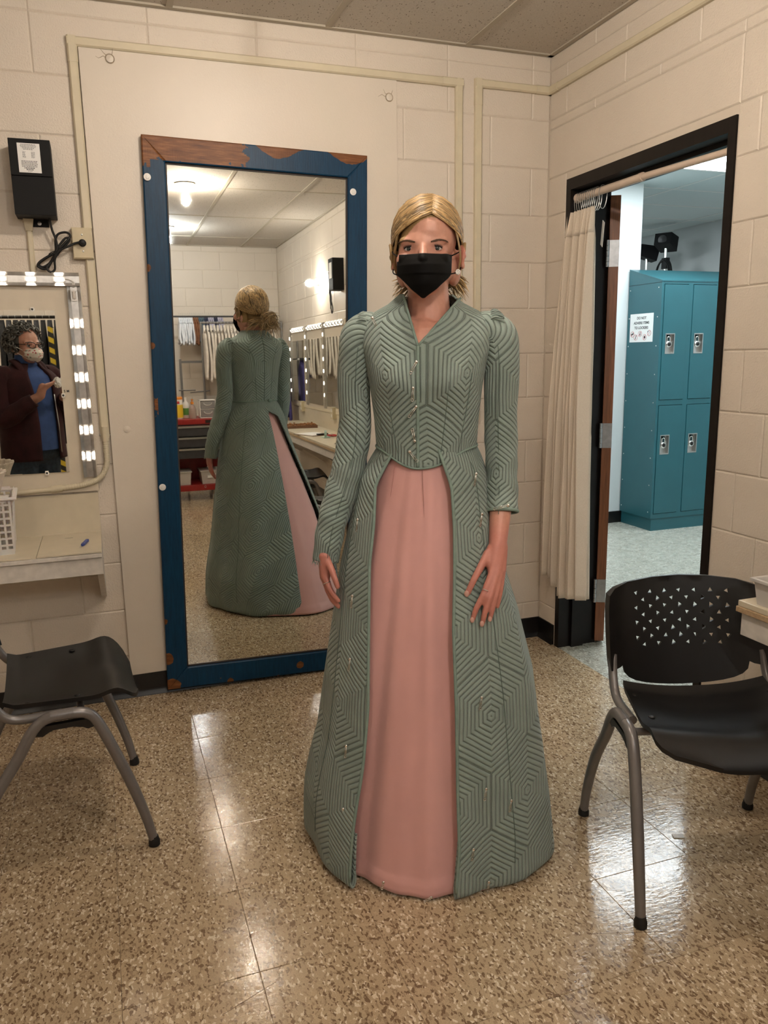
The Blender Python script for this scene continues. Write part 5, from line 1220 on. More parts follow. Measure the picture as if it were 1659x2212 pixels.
for sx in (-1, 1):
    N = 520
    for i in range(N):
        k = (i+rnd.random())/N                         # 0 front hairline .. 1 back of the part
        el = R(lerp(27, 168, k)); st = Vector((.135+.03*math.sin(3*k)*0+rnd.uniform(-.012, .012)*sx-(.0 if k < .6 else .10*(k-.6)/.4), -math.cos(el), math.sin(el)))
        fz = lerp(-.30, .55, min(1, k*1.25)**.85); fy = lerp(-.80, .75, min(1, k*1.3)); fx = sx*lerp(1.02, .92, k)
        mid = Vector((fx, fy+rnd.uniform(-.06, .06), fz+rnd.uniform(-.05, .05)))
        if k < .22: mid += Vector((0, -.10*(1-k/.22), .30*(1-k/.22)))
        m2 = Vector((sx*.80, .55+rnd.uniform(-.08, .08), lerp(-.30, -.05, k)+rnd.uniform(-.06, .06)))
        en = Vector((sx*.16*rnd.uniform(.3, 1.2), 1.0, -.62+rnd.uniform(-.10, .10)))
        pts = []
        for q in range(15):
            t = q/14.; a = (1-t)**3; b_ = 3*t*(1-t)**2*1.25; c2 = 3*t*t*(1-t)*1.15; d_ = t**3
            dd = st*a+mid*b_+m2*c2+en*d_; pts.append(hs(dd, rnd.uniform(-.0012, .0012)+.0015-.002*k*0))
        w_ = rnd.uniform(.0018, .0034)
        strand(pts, [w_*.55]+[w_]*12+[w_*.8, w_*.6], hc(), .38)
    for i in range(26):                                # loose wisps framing the temple, in front of the ear
        o_ = rnd.uniform(-.006, .006); p0 = hs(Vector((sx*.75, -.62+rnd.uniform(-.1, .1), .25))); x_ = .078 if sx > 0 else -.083
        pts = bez([p0, Vector((x_+o_*.4, -.038+o_, 1.672)), Vector((x_+sx*.004+o_*.4, -.020+o_, 1.640)), Vector((x_-sx*.002+o_*.5, -.004+o_, 1.612+o_)), Vector((x_-sx*.018, .03, 1.600))], 5)
        strand(pts, [.0009]*len(pts), hc(), .6, 5)
for i in range(260):                                   # back of the head, combed down into the bun
    st = Vector((rnd.uniform(-.75, .75), rnd.uniform(-.05, .75), 1.)); en = Vector((rnd.uniform(-.30, .30), 1.0, -.70+rnd.uniform(-.1, .1))); md = Vector((st.x*1.15, 1.05, .35))
    pts = [hs(st*((1-t)**2)+md*(2*t*(1-t))+en*(t*t), .0016+rnd.uniform(-.0015, .0028)) for t in [q/12. for q in range(13)]]; w_ = rnd.uniform(.0022, .0042); strand(pts, [w_*.3, w_*.7]+[w_]*9+[w_*.8, w_*.5], hc(), .35)
# low messy bun and loose ends
for i in range(150):
    a0 = rnd.uniform(0, 2*PI); r0 = rnd.uniform(.012, .046); tilt = Vector((rnd.uniform(-.5, .5), 1, rnd.uniform(-.5, .5))).normalized(); u_ = tilt.orthogonal().normalized(); v_ = tilt.cross(u_); d_ = rnd.uniform(-.030, .028); L_ = rnd.uniform(1.5, 4.2)
    pts = [BUN+Vector((.008, .022, -.004))+tilt*d_+(u_*math.cos(a0+L_*q/10.)*1.2+v_*math.sin(a0+L_*q/10.))*r0 for q in range(11)]
    strand(pts, [.0005]+[rnd.uniform(.0014, .0026)]*9+[.0004], hc(), .5)
hv_b = S().ell(BUN+Vector((.008, .018, -.004)), (.040, .032, .034), 20, 14); k0 = len(hv.v); hv.merge(hv_b); hcol.extend([(.30, .18, .07, 1)]*(len(hv.v)-k0))
for i in range(150):
    sx = -1 if i % 2 else 1; e_ = Vector((.100, .075, 1.556)) if sx > 0 else Vector((-.090, .075, 1.558))
    e_ += Vector((rnd.uniform(-.030, .012)*sx, rnd.uniform(-.02, .05), rnd.uniform(-.012, .045)))
    s_p = BUN+Vector((rnd.uniform(-.02, .02), rnd.uniform(-.01, .03), rnd.uniform(-.01, .015))); m_ = s_p.lerp(e_, .55)+Vector((sx*.010, .0, rnd.uniform(.0, .018)))
    pts = bez([s_p, m_, e_], 6); strand(pts, [rnd.uniform(.0010, .0020)]*(len(pts)-3)+[.0008, .0006, .0002], hc(1.05), .6, 5)
for i in range(130):
    e_ = BUN+Vector((rnd.uniform(-.075, .085), rnd.uniform(.0, .065), rnd.uniform(-.105, .045))); s_p = BUN+Vector((rnd.uniform(-.03, .03), .03, rnd.uniform(-.02, .02))); pts = bez([s_p, s_p.lerp(e_, .5)+Vector((0, .012, .008)), e_], 5); strand(pts, [.0009]*(len(pts)-2)+[.0005, .0001], hc(1.1), .7, 5)
WP('hair', hv, M['hair'], 0, colattr=hcol)
# ---------------- bodice of the quilted coat
ZT = [1.10, 1.16, 1.24, 1.32, 1.38, 1.43, 1.462, 1.488, 1.510, 1.532, 1.556]
HWt = [.137, .133, .138, .147, .158, .172, .176, .171, .140, .098, .069]
DF = [.118, .112, .112, .118, .112, .100, .088, .074, .062, .056, .056]
DB = [.095, .090, .098, .106, .110, .108, .102, .094, .084, .076, .072]
CY = [.0, .0, .0, .0, .002, .006, .010, .012, .014, .016, .018]
def bodice(u, v, off=0.):
    ph = lerp(-PI, PI, u); zb = 1.163-.049*math.exp(-((ph+.10)/.62)**2)
    z = lerp(zb, 1.556, v); hw = interp(z, ZT, HWt)+off; df = interp(z, ZT, DF)+off; db = interp(z, ZT, DB)+off; c, s_ = math.cos(ph), math.sin(ph)
    e = 2/2.35; x = math.copysign(abs(s_)**e, s_)*hw; y = -math.copysign(abs(c)**e, c)*(df if c > 0 else db)
    if c > 0:
        for q in (-1, 1): y -= .024*math.exp(-((x-(FX+q*.068))/.046)**2-((z-1.338)/.050)**2)
    y += .004*math.sin(9*ph)*max(0, (1.2-z)/.1)*0
    return Vector((x-.008, y+interp(z, ZT, CY), z))
NU, NV = 150, 96
sb = S().grid(bodice, NU, NV)
uvb = [(lerp(-PI, PI, i/float(NU))*.145, bodice(i/float(NU), j/float(NV)).z) for j in range(NV+1) for i in range(NU+1)]
coat = link('coat_bodice', mesh('coat_bodice', sb, M['quilt'], 0, uv=uvb), woman)
bm = bmesh.new(); bm.from_mesh(coat.data)
VL = (Vector((-.068, 0, 1.562)), Vector((-.028, 0, 1.424))); VRr = (Vector((.084, 0, 1.548)), Vector((-.028, 0, 1.424)))
def nrm2(a, b): d = b-a; return Vector((d.z, 0, -d.x)).normalized()
nL = nrm2(*VL); nR = nrm2(*VRr)
if nL.x < 0: nL = -nL
if nR.z < 0: nR = -nR
for pc, pn in ((VL[1], nL), (VRr[1], nR)):
    gg = [f for f in bm.faces if f.calc_center_median().y < .02]; ge = list({e for f in gg for e in f.edges}); gv = list({v for f in gg for v in f.verts})
    bmesh.ops.bisect_plane(bm, geom=gv+ge+gg, plane_co=pc, plane_no=pn)
dl = [f for f in bm.faces if f.calc_center_median().y < .018 and (f.calc_center_median()-VL[1]).dot(nL) > 0 and (f.calc_center_median()-VRr[1]).dot(nR) > 0]
bmesh.ops.delete(bm, geom=dl, context='FACES'); bm.to_mesh(coat.data); bm.free(); coat.data.shade_smooth()
coat.modifiers.new('t', 'SOLIDIFY').thickness = .005; coat.modifiers['t'].offset = 0
# neckline binding, front overlap edge, bust darts and seams as thin stitched ridges
def on_bod(x, z, off=.0, back=False):
    """a point of the bodice surface at height z and width x"""
    lo, hi = (-PI/2, PI/2)
    for _ in range(40):
        m_ = (lo+hi)/2; ph = m_
        hw = interp(z, ZT, HWt)+off; df = interp(z, ZT, DF)+off; c, s_ = math.cos(ph), math.sin(ph); xx = math.copysign(abs(s_)**(2/2.35), s_)*hw-.008
        if xx < x: lo = m_
        else: hi = m_
    if back:
        db = interp(z, ZT, DB)+off; return Vector((x, abs(math.cos(m_))**(2/2.35)*db+interp(z, ZT, CY), z))
    y = -abs(math.cos(m_))**(2/2.35)*df
    for q in (-1, 1): y -= .024*math.exp(-((x-(FX+q*.068))/.046)**2-((z-1.338)/.050)**2)
    return Vector((x, y+interp(z, ZT, CY), z))
M['binding'] = plain('sage_binding', (.215, .295, .255), .85, vary=.1, scale=60)
for a, b_ in (((-.0665, 1.556), (-.0275, 1.424)), ((.083, 1.546), (-.0275, 1.424))):
    pts = [on_bod(lerp(a[0], b_[0], t), lerp(a[1], b_[1], t), .002) for t in [k/16. for k in range(17)]]; WP('neck_binding', S().tube(pts, .0036, 8, sx=.7), M['binding'], 0, coat)
fe = [on_bod(lerp(-.0275, -.030, t), lerp(1.424, 1.118, t), .003) for t in [k/24. for k in range(25)]]; WP('front_edge', S().tube(fe, [.0030]*25, 8, sx=1.4), M['binding'], 0, coat)
sm_ = plain('dark_seam_thread', (.10, .14, .12), .9)
for pl in ([(-.105, 1.335), (-.098, 1.25), (-.078, 1.13)], [(-.155, 1.37), (-.13, 1.25), (-.115, 1.155)], [(.050, 1.335), (.042, 1.25), (.026, 1.125)], [(.110, 1.355), (.095, 1.26), (.072, 1.14)]):
    pts = [on_bod(p.x, p.z, .0025) for p in bez([(x, 0, z) for x, z in pl], 8)]; WP('dart_seam', S().tube(pts, .0009, 5), sm_, 0, coat)
for pl in ([(-.11, 1.47), (-.075, 1.40), (-.062, 1.28), (-.055, 1.17)], [(.095, 1.47), (.06, 1.40), (.047, 1.28), (.04, 1.17)], [(-.008, 1.545), (-.008, 1.40), (-.008, 1.28), (-.008, 1.17)]):
    pts = [on_bod(p.x, p.z, .0025, True) for p in bez([(x, 0, z) for x, z in pl], 8)]; WP('back_seam', S().tube(pts, .0012, 5), sm_, 0, coat)
hemp = [bodice(k/80., 0, .003) for k in range(81)]; WP('waist_seam', S().tube(hemp, .0030, 6), M['binding'], 0, coat)
bt = S().lathe([(.010, 0), (.010, .004), (.005, .007), (0, .008)], on_bod(.028, 1.165, .010, True), (0, 1, 0), 14); WP('back_button', bt, M['binding'], 30, coat)
cm = S().grid(lambda u, v: on_bod(lerp(-.036, .004, u)*(.55+.45*v)-.006, lerp(1.424, 1.452, v), -.008), 10, 4); WP('camisole_edge', cm, plain('blue_white_camisole', (.25, .28, .55), .8, vary=.6, scale=150), 0)
# ---------------- sleeves
def sleeve(name, path, rad, flatten=None, n=44):
    pts = bez(path, 10); rr = [interp(i/float(len(pts)-1)*(len(rad)-1), range(len(rad)), rad) for i in range(len(pts))]
    # quilted wrinkles
    s = S().tube(pts, rr, n, caps=False); L_ = [0]
    for a, b_ in zip(pts[:-1], pts[1:]): L_.append(L_[-1]+(b_-a).length)
    out = S(); out.v = s.v; out.f = s.f; m_ = len(pts)
    V = []; UV = []; F = []
    for i in range(m_):
        for k in range(n+1):
            p = s.v[i*n+k % n].copy(); c = pts[i]; d = p-c; w_ = 1+.035*math.sin(L_[i]*95+2*math.sin(k*2*PI/n))*min(1, max(0, (L_[i]-.28)*6))+.02*math.sin(L_[i]*41+k*4*PI/n)
            V.append(c+d*w_); UV.append((k*2*PI/n*.047+.4, L_[i]*1.0))
    for i in range(m_-1):
        for k in range(n): F.append((i*(n+1)+k, i*(n+1)+k+1, (i+1)*(n+1)+k+1, (i+1)*(n+1)+k))
    t = S().add(V, F); o = link(name, mesh(name, t, M['quilt'], 0, uv=UV), woman); mm = o.modifiers.new('t', 'SOLIDIFY'); mm.thickness = .005; mm.offset = -.5; return o, pts, rr
sl, slp, slr = sleeve('coat_sleeve', [(-.125, .014, 1.462), (-.158, .010, 1.468), (-.186, .006, 1.450), (-.197, .002, 1.40), (-.202, .0, 1.32), (-.201, -.002, 1.22), (-.217, -.014, 1.12), (-.243, -.030, 1.03), (-.269, -.046, .945), (-.285, -.058, .853)],
                      [.038, .047, .048, .044, .042, .043, .044, .043, .039, .0335])
sr_, srp, srr = sleeve('coat_sleeve', [(.115, .014, 1.458), (.150, .010, 1.464), (.182, .006, 1.446), (.192, .002, 1.40), (.192, .0, 1.32), (.191, .0, 1.24), (.193, -.012, 1.15), (.193, -.035, 1.06), (.191, -.058, .99)],
                      [.038, .047, .049, .046, .044, .043, .042, .041, .043])
for pts, par, sx in ((slp, sl, -1), (srp, sr_, 1)):    # gathered sleeve head
    g = S()
    for k in range(7):
        a = R(-50+100*k/6.); p = Vector((sx*.150, .010, 1.456)); d0 = Vector((sx*.2, math.sin(a), math.cos(a)))
        g.tube(bez([p+d0*.044, p+d0*.053+Vector((sx*.012, 0, .003)), p+d0*.050+Vector((sx*.036, 0, -.008))], 4), [.003, .005, .006, .0065, .0065, .006, .005, .004, .002], 8)
    uvg = [(q.y*2+.1, q.z*2) for q in g.v]; WP('sleeve_gather', g, M['quilt'], 0, par, uv=uvg)
fr_ = S(); rn = random.Random(4)
for k in range(60):
    a = 2*PI*k/60; c = slp[-1]; p = c+Vector((math.cos(a)*.034, math.sin(a)*.034, 0)); fr_.tube([p+Vector((0, 0, .004)), p+Vector((rn.uniform(-.004, .004), rn.uniform(-.004, .004), -rn.uniform(.003, .009)))], [.0009, .0003], 4)
WP('frayed_edge', fr_, plain('pale_sage_thread', (.30, .38, .33), .9), 0, sl)
tg_ = (srp[-1]-srp[-2]).normalized(); cu_ = tg_.cross(Vector((0, 1, 0))).normalized(); cv_ = tg_.cross(cu_)
cs_ = S().tube([srp[-1]+cu_*(.0425*math.cos(a))+cv_*(.0425*math.sin(a)) for a in [2*PI*k/36 for k in range(36)]], .0048, 8, closed=True); WP('cuff_fold', cs_, M['binding'], 0, sr_)
for pts, rr, par, x_ in ((slp, slr, sl, .2), (srp, srr, sr_, -.25)):
    sp_ = [p+Vector((x_*r_*1.04, -r_*1.045*math.sqrt(1-x_*x_), 0)) for p, r_ in list(zip(pts, rr))[26:]]; WP('sleeve_seam', S().tube(sp_, .0009, 5), sm_, 0, par)
# ---------------- skirts
CH = Vector((.0, .085)); PH = [-180, -150, -120, -90, -60, -40, -25, -10, 0, 10, 25, 40, 60, 90, 120, 150, 180]
RH = [.435, .395, .365, .352, .375, .395, .395, .392, .390, .380, .385, .395, .385, .338, .385, .425, .435]
RW = [.092, .098, .118, .133, .128, .122, .117, .114, .113, .114, .117, .122, .128, .133, .118, .098, .092]
GS = [0, .03, .08, .17, .29, .40, .55, .70, .85, 1.0]
GL = [0, .07, .17, .29, .435, .53, .66, .78, .91, 1.0]; GR = [0, .05, .09, .15, .30, .50, .71, .83, .93, 1.0]; GF = [0, .05, .11, .22, .35, .46, .60, .74, .87, 1.0]; GB = [0, .05, .12, .24, .38, .49, .63, .76, .89, 1.0]
def skirt(ph, z, off=0., zw=1.168):
    """ph in degrees, 0 faces the camera, positive to the picture's right"""
    s_ = min(1., max(0., (zw-z)/zw)); a = R(ph); rw = interp(ph, PH, RW); rh = interp(ph, PH, RH)
    wl = max(0, -math.sin(a))**2; wr = max(0, math.sin(a))**2; wf = max(0, math.cos(a))**2; wb = max(0, -math.cos(a))**2
    g = wl*interp(s_, GS, GL)+wr*interp(s_, GS, GR)+wf*interp(s_, GS, GF)+wb*interp(s_, GS, GB)
    r_ = rw+(rh-rw)*g+off; c = CH*s_
    return Vector((c.x-.006+r_*math.sin(a), c.y-r_*math.cos(a), z))
EZ = [0, .04, .14, .30, .50, .71, .87, .97, 1.07, 1.14, 1.168]
ELx = [-.205, -.207, -.196, -.176, -.158, -.156, -.154, -.143, -.140, -.112, -.100]
ERx = [.058, .062, .070, .066, .064, .058, .062, .062, .056, .036, .026]
def ang_at(xt, z, off):
    lo, hi = -75., 75.
    for _ in range(28):
        m_ = (lo+hi)/2
        if skirt(m_, z, off).x < xt: lo = m_
        else: hi = m_
    return (lo+hi)/2
def panel(name, side):
    NU_, NZ = 120, 110; V = []; UV = []; rows = NZ+1
    prof = []
    for j in range(NZ+1): zz = lerp(1.168, .030, j/float(NZ)); prof.append((zz, -.006+.018*min(1., (1.168-zz)/.09)))
    n_c = 8
    for j in range(1, n_c+1): a = PI*j/n_c; prof.append((.030-.022*math.sin(a), .012-.013*(1-math.cos(a))))
    for j in range(1, 12): prof.append((.030+.011*j, -.014+.0006*j))
    L_ = 0; pz = prof[0]
    for j, (z, off) in enumerate(prof):
        L_ += math.hypot(z-pz[0], off-pz[1]); pz = (z, off); zc = max(0., z)
        edge = ang_at(interp(zc, EZ, ELx if side < 0 else ERx), zc, .012)
        s_ = (1.168-zc)/1.168; back = (-180+interp(s_, [0, .055, .07, .3, 1], [0, 0, 4, 7, 11])) if side < 0 else (180-interp(s_, [0, .055, .075, .3, .6, 1], [0, 0, 22, 34, 42, 47]))
        for i in range(NU_+1):
            u = i/float(NU_); ph = lerp(edge, back, u)
            fold = (.007*math.sin(R(ph)*7+1.3*side)+.004*math.sin(R(ph)*13+2*zc))*s_*min(1, 12*u)*min(1, 12*(1-u))
            flare = .016*math.exp(-u*18)*s_                                   # the front edge kicks out a little
            p = skirt(ph, zc, off+fold+flare)
            if side < 0 and zc < .35: p.x -= .014*math.sin(PI*min(1, max(0, (.35-zc)/.35)))*max(0, -math.sin(R(ph)))
            V.append(Vector((p.x, p.y, max(z, .006))) ); rr = math.hypot(p.x, p.y-.03); UV.append((R(ph)*lerp(.16, .34, s_)+.05, -L_))
    n = NU_+1; F = [(j*n+i, j*n+i+1, (j+1)*n+i+1, (j+1)*n+i) for j in range(len(prof)-1) for i in range(NU_)]
    if side > 0: F = [tuple(reversed(q)) for q in F]
    o = link(name, mesh(name, S().add(V, F), M['quilt'], 0, uv=UV), woman); mm = o.modifiers.new('t', 'SOLIDIFY'); mm.thickness = .006; mm.offset = 0
    return o, V, n, prof
pl_, VLp, nn, prf = panel('coat_skirt_panel', -1); pr_, VRp, nn, prf = panel('coat_skirt_panel', 1)
for o, V in ((pl_, VLp), (pr_, VRp)):
    ed = [V[j*nn]+Vector((0, -.001, 0)) for j in range(0, 111, 2)]; WP('front_hem', S().tube(ed, .0042, 8), M['binding'], 0, o)
    for u_ in (.20, .62):
        i = int(u_*(nn-1)); sd = [V[j*nn+i]*1.0 for j in range(4, 108, 2)]; c0 = Vector((0, .05, 0)); sd = [p+Vector((p.x, p.y-.05, 0)).normalized()*.0036 for p in sd]; WP('panel_seam', S().tube(sd, .0010, 5), sm_, 0, o)
def pinkf(u, v):
    ph = lerp(-180, 180, u); z = lerp(1.16, .008, v); s_ = (1.168-z)/1.168; a = R(ph)
    off = -.018-.006*s_+(.010*math.sin(5*a+.6)+.006*math.sin(9*a+2.2+1.5*s_))*s_*(1-.35*math.exp(-(ph/30.)**2))+.004*math.sin(17*a+1.1)*min(1, s_*2.2)*math.exp(-(ph/55.)**2)+.0015*math.sin(31*a+2*s_)*min(1, s_*3)*math.exp(-(ph/55.)**2)
    p = skirt(ph, max(0, z), off)
    fr = math.exp(-((ph+4)/26.)**2); p.y -= .020*fr*s_**2*math.cos(R(ph))
    bk = math.exp(-((abs(ph)-172)/32.)**2)+(math.exp(-((ph-150)/25.)**2)); p.y += .055*min(1, bk)*s_**3; p.z = z
    if v > .97: p += Vector((math.sin(a)*.004, -math.cos(a)*.004, 0))
    return p
ps = S().grid(pinkf, 240, 110, True); ps.v = [Vector((p.x, p.y, max(.006, p.z+(.010*math.exp(-(((p.x+.135)/.045)**2+((p.y+.21)/.08)**2)) if p.z < .05 else 0)))) for p in ps.v]
pk = WP('pink_skirt', ps, M['pink']); pk.modifiers.new('t', 'SOLIDIFY').thickness = .0025
dm = plain('pink_dart_thread', (.50, .245, .22), .8)
for pl2 in ([(-.088, 1.12), (-.100, 1.04)], [(-.018, 1.11), (-.014, .99)]):
    pts = []
    for k in range(9):
        x, z = lerp(pl2[0][0], pl2[1][0], k/8.), lerp(pl2[0][1], pl2[1][1], k/8.); an = ang_at(x, z, -.016); pts.append(skirt(an, z, -.0135)+Vector((0, -.0012, 0)))
    WP('skirt_dart', S().tube(pts, [.0009]*7+[.0006, .0002], 5), dm, 0, pk)
# ---------------- safety pins and ring
def pin(p, d, n, par, L_=.030):
    d = Vector(d).normalized(); n = Vector(n).normalized(); sd = d.cross(n).normalized(); p = Vector(p)+n*.004
    s = S().tube([p-d*L_/2, p+d*L_/2], .0010, 6).tube([p-d*L_/2+sd*.005, p+d*L_/2+sd*.003], .0010, 6)
    s.tube([p-d*L_/2+sd*.0025+(d*math.cos(a)+sd*math.sin(a))*.0034 for a in [2*PI*k/10 for k in range(10)]], .0010, 5, closed=True)
    s.ell(p+d*L_/2+sd*.0015, (.0042, .0022, .0042), 8, 6)
    WP('safety_pin', s, M['chrome'], 0, par)
def on_skirt(x, z, off=.016): a = ang_at(x, z, off) ; q = skirt(a, z, off); return q, Vector((math.sin(R(a)), -math.cos(R(a)), .15))
for x, z, par in ((-.190, .962, pl_), (-.205, .765, pl_), (-.213, .60, pl_), (-.225, .37, pl_), (-.235, .20, pl_), (.114, 1.084, pr_), (.129, .98, pr_), (.126, .52, pr_), (.138, .28, pr_), (.205, .235, pr_), (.105, .125, pr_), (.145, .03, pr_)):
    q, n_ = on_skirt(x, z, .020); pin(q, (.15, 0, 1), n_, par)
for x, z, d in ((-.040, 1.372, (.6, 0, 1)), (-.043, 1.305, (.1, 0, 1)), (-.043, 1.262, (.3, 0, .4)), (-.038, 1.20, (.15, 0, -1)), (-.043, 1.145, (-.7, 0, 1)), (-.140, 1.482, (-.4, 0, 1))):
    pin(on_bod(x, z, .004), d, (0, -1, .1), coat)
pin((.186, -.104, 1.012), (1, -.1, .25), (0, -1, 0), sr_, .036)
pq, n_ = on_skirt(-.01, .03, .0); pin(pq+Vector((0, -.034, 0)), (1, 0, .6), (0, -1, 0), pk, .02); pq, n_ = on_skirt(-.13, .035, -.01); pin(pq+Vector((0, -.02, 0)), (.3, 0, 1), (0, -1, 0), pk, .018)
def ring(c, ax, r_): 
    ax = Vector(ax).normalized(); u_ = ax.orthogonal().normalized(); v_ = ax.cross(u_); c = Vector(c)
    WP('finger_ring', S().tube([c+(u_*math.cos(a)+v_*math.sin(a))*r_ for a in [2*PI*k/20 for k in range(20)]], .0011, 6, closed=True), M['chrome'], 0)
ring((.141, -.179, .806), (-.024, -.026, -.053), .0108); ring((-.279, -.092, .800), (.013, -.01, -.03), .0106)
# ---------------- the helper standing to the left of the camera, seen only in the small lit mirror
HO = (-2.405, -2.14, 0.); HR = R(137)
helper = thing('person', 'person with grey curly hair, glasses and maroon jacket reflected in the lit mirror', 'person', HO, HR)
def HP(n, s, mat, sm=0, par=None, **kw): return obj(n, s, mat, par or helper, sm, local=True, **kw)
b = S()
b.ell((0, .005, 1.525), (.076, .093, .088)); b.ell((0, -.035, 1.485), (.062, .055, .080)); b.ell((0, -.045, 1.435), (.052, .046, .045)); b.cap((0, -.088, 1.50), (0, -.108, 1.468), .009, .0135)
b.cap((0, .01, 1.45), (0, .02, 1.34), .055, .062); b.ell((0, .02, 1.22), (.17, .11, .16)); b.ell((0, .0, 1.02), (.165, .125, .17)); b.ell((0, .02, .88), (.165, .12, .12))
for sx in (-1, 1):
    b.ell((sx*.042, -.062, 1.465), (.026, .024, .022)); b.cap((sx*.02, -.085, 1.51), (sx*.05, -.07, 1.512), .011, .010); b.ell((sx*.078, .01, 1.485), (.010, .015, .028))
    b.cap((sx*.06, .02, 1.355), (sx*.175, .02, 1.30), .034, .04); b.cap((sx*.195, .02, 1.31), (sx*.225, -.01, 1.08), .046, .04)
    b.cap((sx*.225, -.01, 1.08), (sx*.095, -.195, 1.19), .038, .027); b.cap((sx*.08, .02, .86), (sx*.085, .02, .47), .085, .06); b.cap((sx*.085, .02, .47), (sx*.09, .04, .10), .055, .042); b.cap((sx*.09, .05, .05), (sx*.10, -.13, .035), .04, .034)
    w_ = Vector((sx*.088, -.205, 1.20)); f_ = Vector((-sx*.045, -.055, .055))
    hand(b, [([w_+Vector((sx*q, -.01, .03)), w_+Vector((sx*q-sx*.02, -.05, .062)), w_+Vector((sx*q-sx*.045, -.055, .070+.004*i)), w_+Vector((sx*q-sx*.058, -.040, .062+.004*i))], .0095) for i, q in enumerate((.020, .006, -.008, -.022))]+[([w_+Vector((-sx*.012, .0, .02)), w_+Vector((-sx*.03, -.025, .045)), w_+Vector((-sx*.04, -.042, .06))], .0105)],
         [(w_, w_+Vector((-sx*.005, -.02, .05)), .027, .024)])
hb_me = remesh('body', b, .0045, 5, .5); co = get_co(hb_me); set_col(hb_me, np.tile(np.array([.50, .26, .19]), (len(co), 1))); hb_me.materials.append(M['skin']); hbody = link('body', hb_me, helper)
hbv = BVHTree.FromPolygons([tuple(p) for p in co], [tuple(p.vertices) for p in hb_me.polygons])
def hface(x, z):
    h = hbv.ray_cast(Vector((x, -.5, z)), Vector((0, 1, 0)))[0]; return h.y if h else -.05
for sx in (-1, 1):
    ys = hface(sx*.033, 1.497); link('eyeball', mesh('eyeball', S().ell((0, 0, 0), (.012, .012, .012), 18, 12), M['eye'], 0), helper, M=Matrix.Translation((sx*.033, ys+.0085, 1.497)))
    HP('eyebrow', S().tube([(sx*lerp(.015, .055, t), hface(sx*lerp(.015, .055, t), 1.513)-.001, 1.513+.004*math.sin(PI*t)) for t in [k/6. for k in range(7)]], .0026, 6), plain('grey_brow', (.10, .09, .085), .8))
# curly grey hair
rnd = random.Random(5); hv2 = S(); hc2 = []
for i in range(420):
    th_ = rnd.uniform(0, 2*PI); el = math.asin(rnd.uniform(-.55, 1)); d = Vector((math.cos(el)*math.cos(th_), math.cos(el)*math.sin(th_), math.sin(el)))
    if d.y < -.30 and d.z < .42: continue
    if d.y < -.62 and d.z < .66: continue
    c = Vector((0, .012, 1.522))+Vector((d.x*.094, d.y*.108, d.z*.100)); t_ = d.orthogonal().normalized(); b2 = d.cross(t_); r0 = rnd.uniform(.008, .015); a0 = rnd.uniform(0, 6.28); f_ = rnd.uniform(.5, 1.7)
    k0 = len(hv2.v); hv2.tube([c+(t_*math.cos(a0+q*.75)+b2*math.sin(a0+q*.75))*r0+d*(.0035*q-.012) for q in range(11)], [.002]+[.0042]*8+[.003, .001], 5); g = .085*f_; hc2.extend([(g*1.02, g*.98, g*.93, 1)]*(len(hv2.v)-k0))
k0 = len(hv2.v); hv2.ell((0, .022, 1.527), (.088, .092, .092), 20, 14); hc2.extend([(.05, .048, .045, 1)]*(len(hv2.v)-k0))
HP('hair', hv2, M['hair'], 0, colattr=hc2)
fm = Mat('floral_cotton_mask', (.7, .66, .60), .8); vv_ = fm.voro(fm.ocoord(), 70.); cc_ = fm.node('ShaderNodeSeparateColor'); fm.link(vv_.outputs['Color'], cc_.inputs[0]); q_ = X(fm.t, vv_.outputs['Distance']).lt(.38)*X(fm.t, cc_.outputs[0]).gt(.6); q2 = X(fm.t, vv_.outputs['Distance']).lt(.4)*X(fm.t, cc_.outputs[0]).lt(.2)
fm.color(fm.mix(q2, fm.mix(q_, (.68, .63, .56), (.40, .07, .08)), (.25, .27, .26)))
def hmask(u, v):
    a = lerp(-1, 1, u); z = lerp(1.482, 1.395, v)-.010*abs(a)*(1-v)+.012*abs(a)*v; wd = interp(v, [0, .5, 1], [.066, .068, .042]); x = a*wd
    y = min(hface(x*.95, z) if abs(a) < .9 else -.05, interp(v, [0, .3, .7, 1], [-.108, -.128, -.12, -.095])+13*x*x)-.006; return Vector((x, y, z))
hm_ = HP('face_mask', S().grid(hmask, 24, 16), fm.m); hm_.modifiers.new('t', 'SOLIDIFY').thickness = .003
for sx in (-1, 1): HP('ear_loop', S().tube([hmask(.5+.5*sx, .05), (sx*.085, .005, 1.502), (sx*.086, .015, 1.475), hmask(.5+.5*sx, .9)], .0018, 6), M['white'], 0, hm_)
gl = thing('eyeglasses', 'dark cat-eye glasses worn by the grey haired helper', 'glasses', HO, HR)
for sx in (-1, 1):
    obj('rim', S().tube([(sx*(.035+(.026+.004*math.sin(a))*math.cos(a)), -.112+.30*(.035+.026*math.cos(a))**2*8, 1.497+.018*math.sin(a)+.004*math.cos(a)) for a in [2*PI*k/24 for k in range(24)]], .0022, 6, closed=True), M['black'], gl, 0, local=True)
    obj('temple', S().tube([(sx*.061, -.085, 1.503), (sx*.084, -.03, 1.505), (sx*.086, .02, 1.50)], .002, 6), M['black'], gl, 0, local=True)
obj('bridge', S().tube([(-.011, -.112, 1.50), (0, -.116, 1.503), (.011, -.112, 1.50)], .002, 6), M['black'], gl, 0, local=True)
